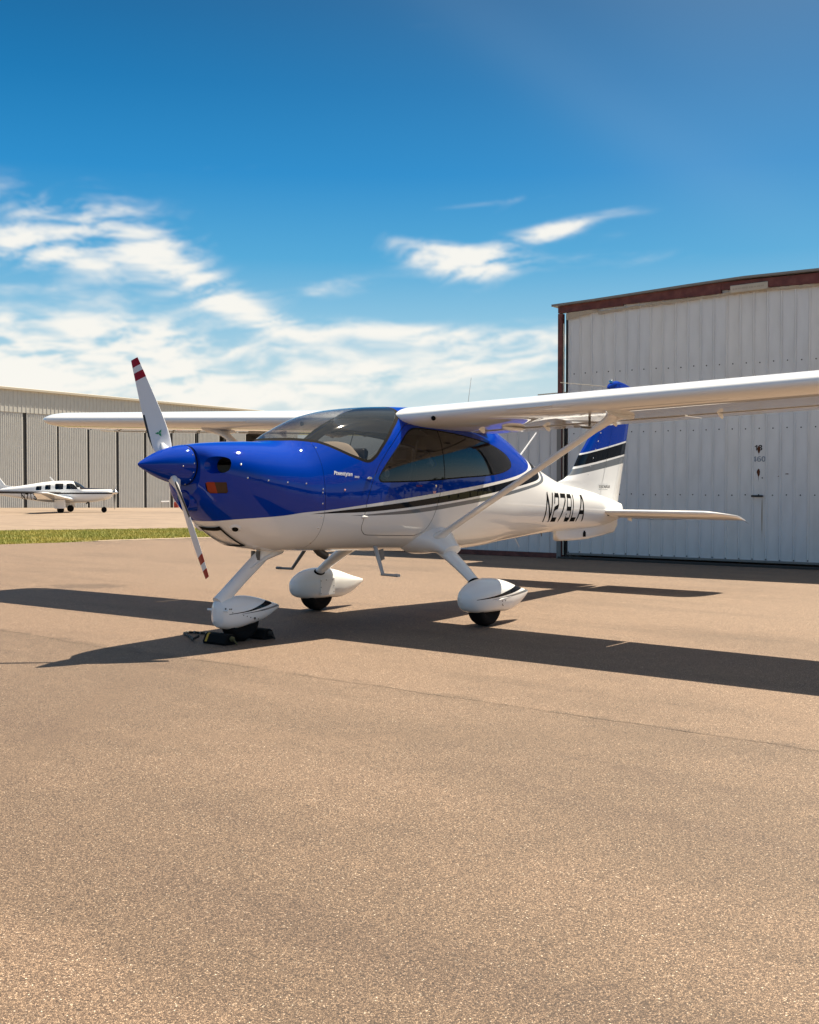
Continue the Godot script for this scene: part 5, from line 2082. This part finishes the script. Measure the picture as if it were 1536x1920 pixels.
	var nose := [
		[-2.345, 0.300, 0.190, 0.020, 0.23, 2.4, 2.4], [-2.335, 0.340, 0.160, 0.055, 0.23, 2.6, 2.4], [-2.30, 0.355, 0.130, 0.080, 0.23, 2.6, 2.5], [-2.22, 0.368, 0.112, 0.098, 0.232, 2.4, 2.7], [-2.12, 0.376, 0.116, 0.106, 0.234, 2.2, 2.8],
		[-2.02, 0.372, 0.130, 0.106, 0.238, 2.2, 2.8], [-1.92, 0.354, 0.142, 0.096, 0.242, 2.2, 2.6], [-1.80, 0.322, 0.168, 0.074, 0.246, 2.2, 2.4], [-1.68, 0.284, 0.216, 0.042, 0.250, 2.2, 2.2], [-1.625, 0.266, 0.236, 0.016, 0.251, 2.2, 2.2]]
	for q in nose:
		q[0] += 2.07
	var sh := func(l: Array) -> Array:
		var out := []
		for p in l:
			out.append([p[0] + 2.07, p[1]])
		return out
	var nf := build_fairing(plane, Vector3(-2.07, 0, 0), nose, sh.call([[-2.27, 0.245], [-2.07, 0.260], [-1.90, 0.297], [-1.80, 0.318], [-1.74, 0.300]]), sh.call([[-2.27, 0.241], [-2.07, 0.249], [-1.88, 0.268], [-1.75, 0.286], [-1.70, 0.292]]), sh.call([[-2.15, 0.236], [-1.90, 0.252], [-1.70, 0.268]]), sh.call([[-2.15, 0.234], [-1.90, 0.240], [-1.70, 0.252]]), 1.0)
	var pins := Soup.new()
	for q in [[-2.13, 0.225, 0.106, 0.0045], [-2.09, 0.213, 0.107, 0.0045], [-2.05, 0.200, 0.106, 0.0045], [-2.0, 0.188, 0.104, 0.011], [-1.955, 0.178, 0.099, 0.0045], [-2.30, 0.29, 0.077, 0.008], [-2.265, 0.285, 0.088, 0.006], [-2.25, 0.284, 0.091, 0.006], [-2.24, 0.255, 0.095, 0.004]]:
		for sd in [1.0, -1.0]:
			lathe(pins, Vector3(q[0] + 2.07, q[1], q[2] * sd), Vector3(0, 0, sd), [[0.0, q[3]], [0.003, q[3] * 0.9]], 10)
	fine("screw", nf, [[pins, M.steel_dark]])
	var lug := Soup.new()
	rod(lug, Vector3(-2.31, 0.275, -0.12), Vector3(-2.31, 0.275, 0.12), 0.010, 0.010, 10)
	part("tow_lug", nf, [[lug, M.white]])
	lug.v = lug.v
	nf.get_node("tow_lug").position.x = 2.07
	build_wheel(plane, Vector3(-2.07, 0.178, 0.0), 0.178, 0.068)


func build_airplane() -> void:
	M.silver = mat(0.42, 0.43, 0.44, 0.35, 0.3)
	var plane := thing("light_airplane", "blue and white high-wing light airplane with two-blade propeller parked on apron", "airplane", Vector3(-0.1333, 0, -10.9855), deg_to_rad(52.23))
	build_hull(plane)
	build_wings(plane)
	build_tail(plane)
	build_propeller(plane)
	build_gear(plane)


# ------------------------------------------------------------------ chocks at the nose wheel
func to_plane(p: Vector3) -> Vector3:
	return Vector3(-0.1333, 0, -10.9855) + Basis(Vector3.UP, deg_to_rad(52.23)) * p


func build_chocks() -> void:
	for k in [[-2.285, 1.0, "black rubber wheel chock with yellow tape in front of nose wheel"], [-1.855, -1.0, "black rubber wheel chock with yellow tape behind nose wheel"]]:
		var at := to_plane(Vector3(k[0], 0, -0.01))
		var c := thing("wheel_chock", k[2], "chock", at, deg_to_rad(52.23), "chocks at the nose wheel")
		var dir: float = k[1]
		# wedge section along z, hollow bar ends
		var body := Soup.new()
		var ring := []
		for z in [-0.13, -0.12, 0.12, 0.13]:
			var e := 0.010 if absf(z) > 0.125 else 0.0
			var r := PackedVector3Array()
			for p in [[-0.062, 0.0], [0.062, 0.0], [0.070, 0.018], [0.042, 0.074], [0.024, 0.084], [-0.024, 0.084], [-0.042, 0.074], [-0.070, 0.018]]:
				r.append(Vector3(p[0] * (1.0 - e * 6.0), 0.001 + p[1] * (1.0 - e * 4.0), z))
			ring.append(r)
		var s := Soup.new()
		for i in ring.size() - 1:
			for j in 8:
				var m: Vector3 = (ring[i][j] + ring[i][(j + 1) % 8]) * 0.5
				s.quad(ring[i][j], ring[i][(j + 1) % 8], ring[i + 1][(j + 1) % 8], ring[i + 1][j], m - Vector3(0, 0.05, m.z))
		fan(s, ring[0], Vector3.FORWARD)
		fan(s, ring[3], Vector3.BACK)
		part("body", c, [[s, M.rubber]])
		for z in [-0.09]:
			var tape := Soup.new()
			var sx := -1.0 if z < 0.0 else 1.0
			for p in [[[0.070, 0.018], [0.042, 0.074]], [[0.042, 0.074], [0.024, 0.084]], [[-0.070, 0.018], [-0.042, 0.074]], [[-0.042, 0.074], [-0.024, 0.084]]]:
				var o := Vector3(signf(p[0][0]) * 0.0012, 0.002, 0)
				tape.quad(Vector3(p[0][0], p[0][1], z - 0.012) + o, Vector3(p[1][0], p[1][1], z - 0.012) + o, Vector3(p[1][0], p[1][1], z + 0.012) + o, Vector3(p[0][0], p[0][1], z + 0.012) + o, Vector3(signf(p[0][0]), 0.5, 0))
			part("yellow_tape", c, [[tape, M.yellow]])
		var knot := Soup.new()
		lathe(knot, Vector3(0, 0.05, 0.128), Vector3.BACK, [[0.0, 0.014], [0.010, 0.022], [0.028, 0.02], [0.04, 0.008]], 12)
		tube(knot, [[Vector3(0.0, 0.045, 0.16), 0.007, 0.007], [Vector3(0.015, 0.02, 0.175), 0.007, 0.007], [Vector3(0.02, 0.004, 0.18), 0.010, 0.005]], Vector3.RIGHT, 8)
		part("rope_knot", c, [[knot, M.rope_olive if dir > 0.0 else M.rope]])
	# rope that joins the two chocks and loops out over the ground
	var r := thing("chock_rope", "dark braided rope looped on ground beside the nose wheel chocks", "rope", to_plane(Vector3(-2.07, 0, -0.2)), deg_to_rad(52.23))
	var pts := [Vector3(-0.27, 0.05, 0.0), Vector3(-0.26, 0.02, -0.08), Vector3(-0.17, 0.012, -0.20), Vector3(-0.08, 0.012, -0.36), Vector3(-0.015, 0.012, -0.47), Vector3(0.03, 0.012, -0.485), Vector3(0.07, 0.012, -0.44), Vector3(0.09, 0.012, -0.30), Vector3(0.16, 0.012, -0.12), Vector3(0.22, 0.018, -0.03), Vector3(0.255, 0.05, 0.0)]
	var curve := Curve3D.new()
	for i in pts.size():
		var d: Vector3 = (pts[mini(i + 1, pts.size() - 1)] - pts[maxi(i - 1, 0)]) * 0.17
		curve.add_point(pts[i], -d, d)
	var baked := curve.get_baked_length()
	var st := []
	var n := 90
	for i in n + 1:
		var w := 0.010 + 0.002 * sin(i * 2.1)
		st.append([curve.sample_baked(baked * i / n), w, w])
	var s1 := Soup.new()
	tube(s1, st, Vector3.UP, 8)
	part("braid", r, [[s1, M.rope]])
	var marks := Soup.new()
	for i in range(6, n - 4, 5):
		var a := curve.sample_baked(baked * i / n)
		var b := curve.sample_baked(baked * (i + 1.4) / n)
		tube(marks, [[a, 0.0128, 0.0128], [b, 0.0128, 0.0128]], Vector3.UP, 8)
	fine("light_strands", r, [[marks, M.rope_pale]])


# ------------------------------------------------------------------ the airplane on the taxiway
func build_far_airplane() -> void:
	# local x aft from the spinner, z to port; the camera sees the starboard side (z < 0)
	var turn := deg_to_rad(186.5)
	var ground := Vector3(-17.0, ground_y(63.0) + 0.005, -63.0)
	var at := ground - Basis(Vector3.UP, turn) * Vector3(0.62, 0, 0)
	var p := thing("low_wing_airplane", "small distant white low-wing airplane with dark stripe and square windows on taxiway", "airplane", at, turn)
	p.scale = Vector3(0.93, 1, 1)
	var table := [
		[0.10, 1.22, 1.00, 0.12, 1.12, 2.2, 2.2], [0.18, 1.28, 0.86, 0.36, 1.10, 2.4, 2.4], [0.40, 1.31, 0.74, 0.46, 1.08, 2.6, 2.6], [0.90, 1.34, 0.64, 0.50, 1.05, 2.6, 2.8], [1.50, 1.36, 0.57, 0.53, 1.04, 2.6, 2.8], [1.75, 1.40, 0.555, 0.535, 1.04, 2.5, 2.8],
		[1.95, 1.56, 0.55, 0.54, 1.05, 2.4, 2.8], [2.25, 1.70, 0.55, 0.545, 1.06, 2.5, 2.8], [2.60, 1.76, 0.55, 0.55, 1.07, 2.7, 2.8], [3.20, 1.76, 0.56, 0.55, 1.07, 2.7, 2.7], [4.00, 1.70, 0.60, 0.52, 1.08, 2.6, 2.6],
		[4.70, 1.60, 0.68, 0.45, 1.10, 2.4, 2.4], [5.50, 1.48, 0.80, 0.33, 1.12, 2.3, 2.3], [6.50, 1.36, 0.94, 0.19, 1.13, 2.2, 2.2], [7.60, 1.25, 1.06, 0.06, 1.15, 2.2, 2.2]]
	var b := Body.new(table)
	var rings := []
	var x := 0.10
	while x < 7.6:
		rings.append(b.ring(x, 48))
		x += 0.06
	rings.append(b.ring(7.6, 48))
	var s := Soup.new()
	loft(s, rings)
	var t := from_soup(s)
	var boxes := [[[2.02, 1.30], [2.70, 1.30], [2.70, 1.60], [2.42, 1.62], [2.28, 1.57]], [[2.88, 1.29], [3.35, 1.29], [3.35, 1.61], [2.88, 1.61]], [[3.60, 1.27], [3.93, 1.27], [3.93, 1.53], [3.60, 1.54]], [[4.13, 1.25], [4.46, 1.24], [4.46, 1.46], [4.13, 1.48]]]
	for q in boxes:
		var test := polygon_test(q, "xy", 0.15)
		var r := clip(t, test)
		t = r[1]
		for side in [1.0, -1.0]:
			var g := Soup.new()
			pour(g, clip(r[0], func(v: Vector3) -> float: return v.z * side)[0])
			part("side_window", p, [[g, M.tint]])
	var shield := polygon_test([[1.72, 1.405], [1.95, 1.40], [2.12, 1.40], [2.30, 1.66], [2.36, 1.74], [2.33, 1.9], [1.6, 1.9], [1.6, 1.43]], "xy", 0.2)
	var r2 := clip(t, shield)
	t = r2[1]
	var ws := Soup.new()
	pour(ws, r2[0])
	part("windshield", p, [[ws, M.tint]])
	var cols := [Soup.new(), Soup.new(), Soup.new()]
	# dark top of the nose, white band, dark stripe with a silver one below towards the tail
	var nose := clip(t, func(v: Vector3) -> float: return v.y - 1.285 if v.x < 1.9 else (v.y - 1.285 - (v.x - 1.9) * 2.0))
	var dark_top := clip(nose[0], func(v: Vector3) -> float: return 2.0 - v.x)
	pour(cols[1], dark_top[0])
	pour(cols[0], dark_top[1])
	var band := clip(nose[1], func(v: Vector3) -> float: return v.y - (1.03 + clampf(v.x - 3.0, 0.0, 9.0) * 0.012))
	var dark := clip(band[0], func(v: Vector3) -> float: return (1.115 + clampf(v.x - 3.0, 0.0, 9.0) * 0.014) - v.y)
	pour(cols[1], dark[0])
	var silver := clip(dark[1], func(v: Vector3) -> float: return (1.16 + clampf(v.x - 3.0, 0.0, 9.0) * 0.02) + (0.0 if v.x > 3.0 else -0.1) - v.y)
	pour(cols[2], silver[0])
	pour(cols[0], silver[1])
	pour(cols[0], band[1])
	var body := part("fuselage", p, [[cols[0], M.white], [cols[1], M.maroon], [cols[2], M.silver_stripe]])
	var inner := Soup.new()
	var ir := []
	x = 1.7
	while x < 4.8:
		ir.append(b.ring(x, 32, 0.06))
		x += 0.1
	loft(inner, ir)
	var it: PackedVector3Array = clip(from_soup(inner), shield)[1]
	for q in boxes:
		it = clip(it, polygon_test(q, "xy", 0.15))[1]
	var lining := Soup.new()
	pour(lining, it)
	part("cabin_lining", p, [[lining, M.lining]])
	# registration N7133
	var word := "N7133"
	var glyph := {
		"N": [[[0, 0], [0, 1]], [[0, 1], [1, 0]], [[1, 0], [1, 1]]], "7": [[[0, 1], [1, 1], [0.4, 0]]], "1": [[[0.5, 0], [0.5, 1]]],
		"3": [[[0, 0.9], [0.2, 1], [0.8, 1], [1, 0.9], [1, 0.6], [0.8, 0.5], [0.3, 0.5]], [[0.8, 0.5], [1, 0.4], [1, 0.1], [0.8, 0], [0.2, 0], [0, 0.1]]]}
	for side in [1.0, -1.0]:
		for i in word.length():
			var ls := Soup.new()
			var put := func(v: Vector2) -> Array:
				var u := i * 0.235 + v.x * 0.15
				var px: float = 5.30 - u if side < 0.0 else 4.20 + u
				return [b.skin(px, 0.745 + 0.04 * (px - 4.2) + v.y * 0.27, side) + b.normal(px, 0.8, side) * 0.004, b.normal(px, 0.8, side)]
			strokes(ls, glyph[word[i]], 0.27, put)
			part("registration_letter", body, [[ls, M.black_print]])
		# wing
		var w := Soup.new()
		var f := foil(12, 0.0, 1.0, 0.13, 0.02)
		var wr := []
		for q in [[0.3, 2.15, 4.35, 0.72], [0.56, 2.30, 4.35, 0.745], [2.0, 2.55, 4.10, 0.88], [3.2, 2.72, 3.92, 1.00], [4.2, 2.86, 3.75, 1.10], [4.32, 2.98, 3.73, 1.12], [4.38, 3.2, 3.65, 1.13]]:
			var ring := PackedVector3Array()
			for v in f:
				ring.append(Vector3(lerpf(q[1], q[2], v.x), q[3] + (q[2] - q[1]) * v.y * (1.0 if q[0] < 4.95 else 0.5), q[0] * side))
			wr.append(ring)
		loft(w, wr, true, true, true)
		part("wing", p, [[w, M.white]])
		# main gear: leg, door, wheel
		var gl := Soup.new()
		rod(gl, Vector3(2.85, 0.85, 1.42 * side), Vector3(2.85, 0.2, 1.46 * side), 0.05, 0.04)
		part("gear_leg", p, [[gl, M.white]])
		var gd := Soup.new()
		box(gd, Vector3(2.87, 0.50, 1.56 * side), Vector3(0.30, 0.24, 0.012), Basis.IDENTITY, 0.008)
		part("gear_door", p, [[gd, M.white]])
		build_wheel(p, Vector3(2.85, 0.20, 1.46 * side), 0.20, 0.08)
		var tail := Soup.new()
		plate_foil(tail, [[Vector3(6.75, 1.26, 0.05 * side), Vector3(7.85, 1.26, 0.05 * side), 0.05], [Vector3(7.05, 1.26, 1.85 * side), Vector3(7.75, 1.26, 1.85 * side), 0.03]], Vector3.UP)
		part("tailplane", p, [[tail, M.white]])
	var ng := Soup.new()
	rod(ng, Vector3(0.60, 0.75, 0), Vector3(0.62, 0.18, 0), 0.04, 0.035)
	part("nose_gear_leg", p, [[ng, M.metal]])
	build_wheel(p, Vector3(0.62, 0.16, 0.0), 0.16, 0.07)
	var fin := Soup.new()
	plate_foil(fin, [[Vector3(5.60, 1.40, 0), Vector3(7.85, 1.15, 0), 0.03], [Vector3(6.30, 1.52, 0), Vector3(7.95, 1.40, 0), 0.05], [Vector3(7.15, 2.60, 0), Vector3(8.05, 2.60, 0), 0.035]], Vector3.BACK)
	part("vertical_fin", p, [[fin, M.white]])
	var sp := Soup.new()
	lathe_x(sp, Vector3(0, 1.12, 0), [[-0.22, 0.004], [-0.19, 0.04], [-0.08, 0.10], [0.05, 0.135], [0.14, 0.14]], 28)
	part("spinner", p, [[sp, M.chrome]])
	for k in 3:
		var turn2 := Basis(Vector3.RIGHT, deg_to_rad(62.0) + TAU * k / 3.0)
		var bl := Soup.new()
		loft(bl, blade_rings([0.10, 0.16, 0.22, 0.33, 0.48, 0.66, 0.82, 0.90, 0.935, 0.945]))
		var o := part("propeller_blade", p, [[bl, M.metal if k == 0 else M.steel_dark]])
		o.transform = Transform3D(turn2, Vector3(0.0, 1.12, 0))
	var ant := Soup.new()
	tube(ant, [[Vector3(3.55, 1.72, 0), 0.06, 0.012], [Vector3(3.75, 1.98, 0), 0.025, 0.008]], Vector3.RIGHT, 10)
	part("blade_antenna", p, [[ant, M.white]])
	var ex := Soup.new()
	tube(ex, [[Vector3(1.45, 0.62, -0.25), 0.04, 0.04], [Vector3(1.62, 0.50, -0.25), 0.04, 0.04]], Vector3.UP, 12)
	part("exhaust_pipe", p, [[ex, M.steel_dark]])


func build_wood() -> void:
	# a far row of trees off to the right, beyond the end of the tall hangar; the side glass of the airplane mirrors it
	var s := Soup.new()
	var lump := noise_of(FastNoiseLite.TYPE_SIMPLEX_SMOOTH, 0.9, 61, 3)
	for k in 34:
		var a := deg_to_rad(-28.0 + 62.0 * k / 33.0)
		var far := 92.0 + rng.randf_range(-6.0, 10.0)
		var at := Vector3(cos(a) * far, -0.1, -11.0 - sin(a) * far)
		var high := rng.randf_range(4.0, 6.4)
		rod(s, at, at + Vector3(0, high * 0.5, 0), 0.22, 0.12, 7)
		for q in 90:
			var dir := Vector3(rng.randf_range(-1, 1), rng.randf_range(-0.6, 1), rng.randf_range(-1, 1)).normalized()
			var c := at + Vector3(0, high * 0.6, 0) + dir * Vector3(2.6, high * 0.4, 2.6) * rng.randf_range(0.45, 1.0)
			var u := Vector3(rng.randf_range(-1, 1), rng.randf_range(-1, 1), rng.randf_range(-1, 1)).normalized() * 0.55
			var v := u.cross(dir).normalized() * 0.5
			s.flat(c - u, c + v, c + u, dir)
			s.flat(c - u, c - v, c + u, dir)
	var o := part("wood", self, [[s, M.foliage]])
	o.set_meta("kind", "stuff")
	o.set_meta("label", "far row of dark green trees mirrored in the cabin glass")
	o.set_meta("category", "trees")


func build_small_things() -> void:
	# at the foot of the long hangar
	var e := Vector3(14.5, 0, -26.9).normalized()
	var out := Vector3(-e.z, 0, e.x)
	if out.z < 0.0:
		out = -out
	var base := Vector3(-30.7, 0, -85.0) + e * 19.1 + out * 0.9
	base.y = ground_y(-base.z) + 0.005
	var d := thing("red_drum", "small red drum standing at the foot of the long beige hangar", "drum", base)
	var s := Soup.new()
	lathe(s, Vector3.ZERO, Vector3.UP, [[0.0, 0.19], [0.03, 0.20], [0.24, 0.20], [0.25, 0.21], [0.27, 0.20], [0.46, 0.19], [0.48, 0.17]], 20)
	part("barrel", d, [[s, M.drum_red]])
	var lid := Soup.new()
	lathe(lid, Vector3(0, 0.48, 0), Vector3.UP, [[0.0, 0.15], [0.04, 0.13], [0.06, 0.05]], 16)
	part("lid", d, [[lid, M.drum_red]])
	var b2 := Vector3(-30.7, 0, -85.0) + e * 18.1 + out * 0.5
	b2.y = ground_y(-b2.z) + 0.005
	var r := thing("white_rail", "low white rail on two thin posts left of the small red drum", "rail", b2, atan2(-e.z, e.x))
	var bar := Soup.new()
	box(bar, Vector3(0, 0.55, 0), Vector3(0.55, 0.05, 0.03), Basis.IDENTITY, 0.01)
	part("bar", r, [[bar, M.white_print]])
	for x in [-0.45, 0.45]:
		var leg := Soup.new()
		rod(leg, Vector3(x, 0.0, 0), Vector3(x, 0.52, 0), 0.02)
		part("post", r, [[leg, M.grey_steel]])
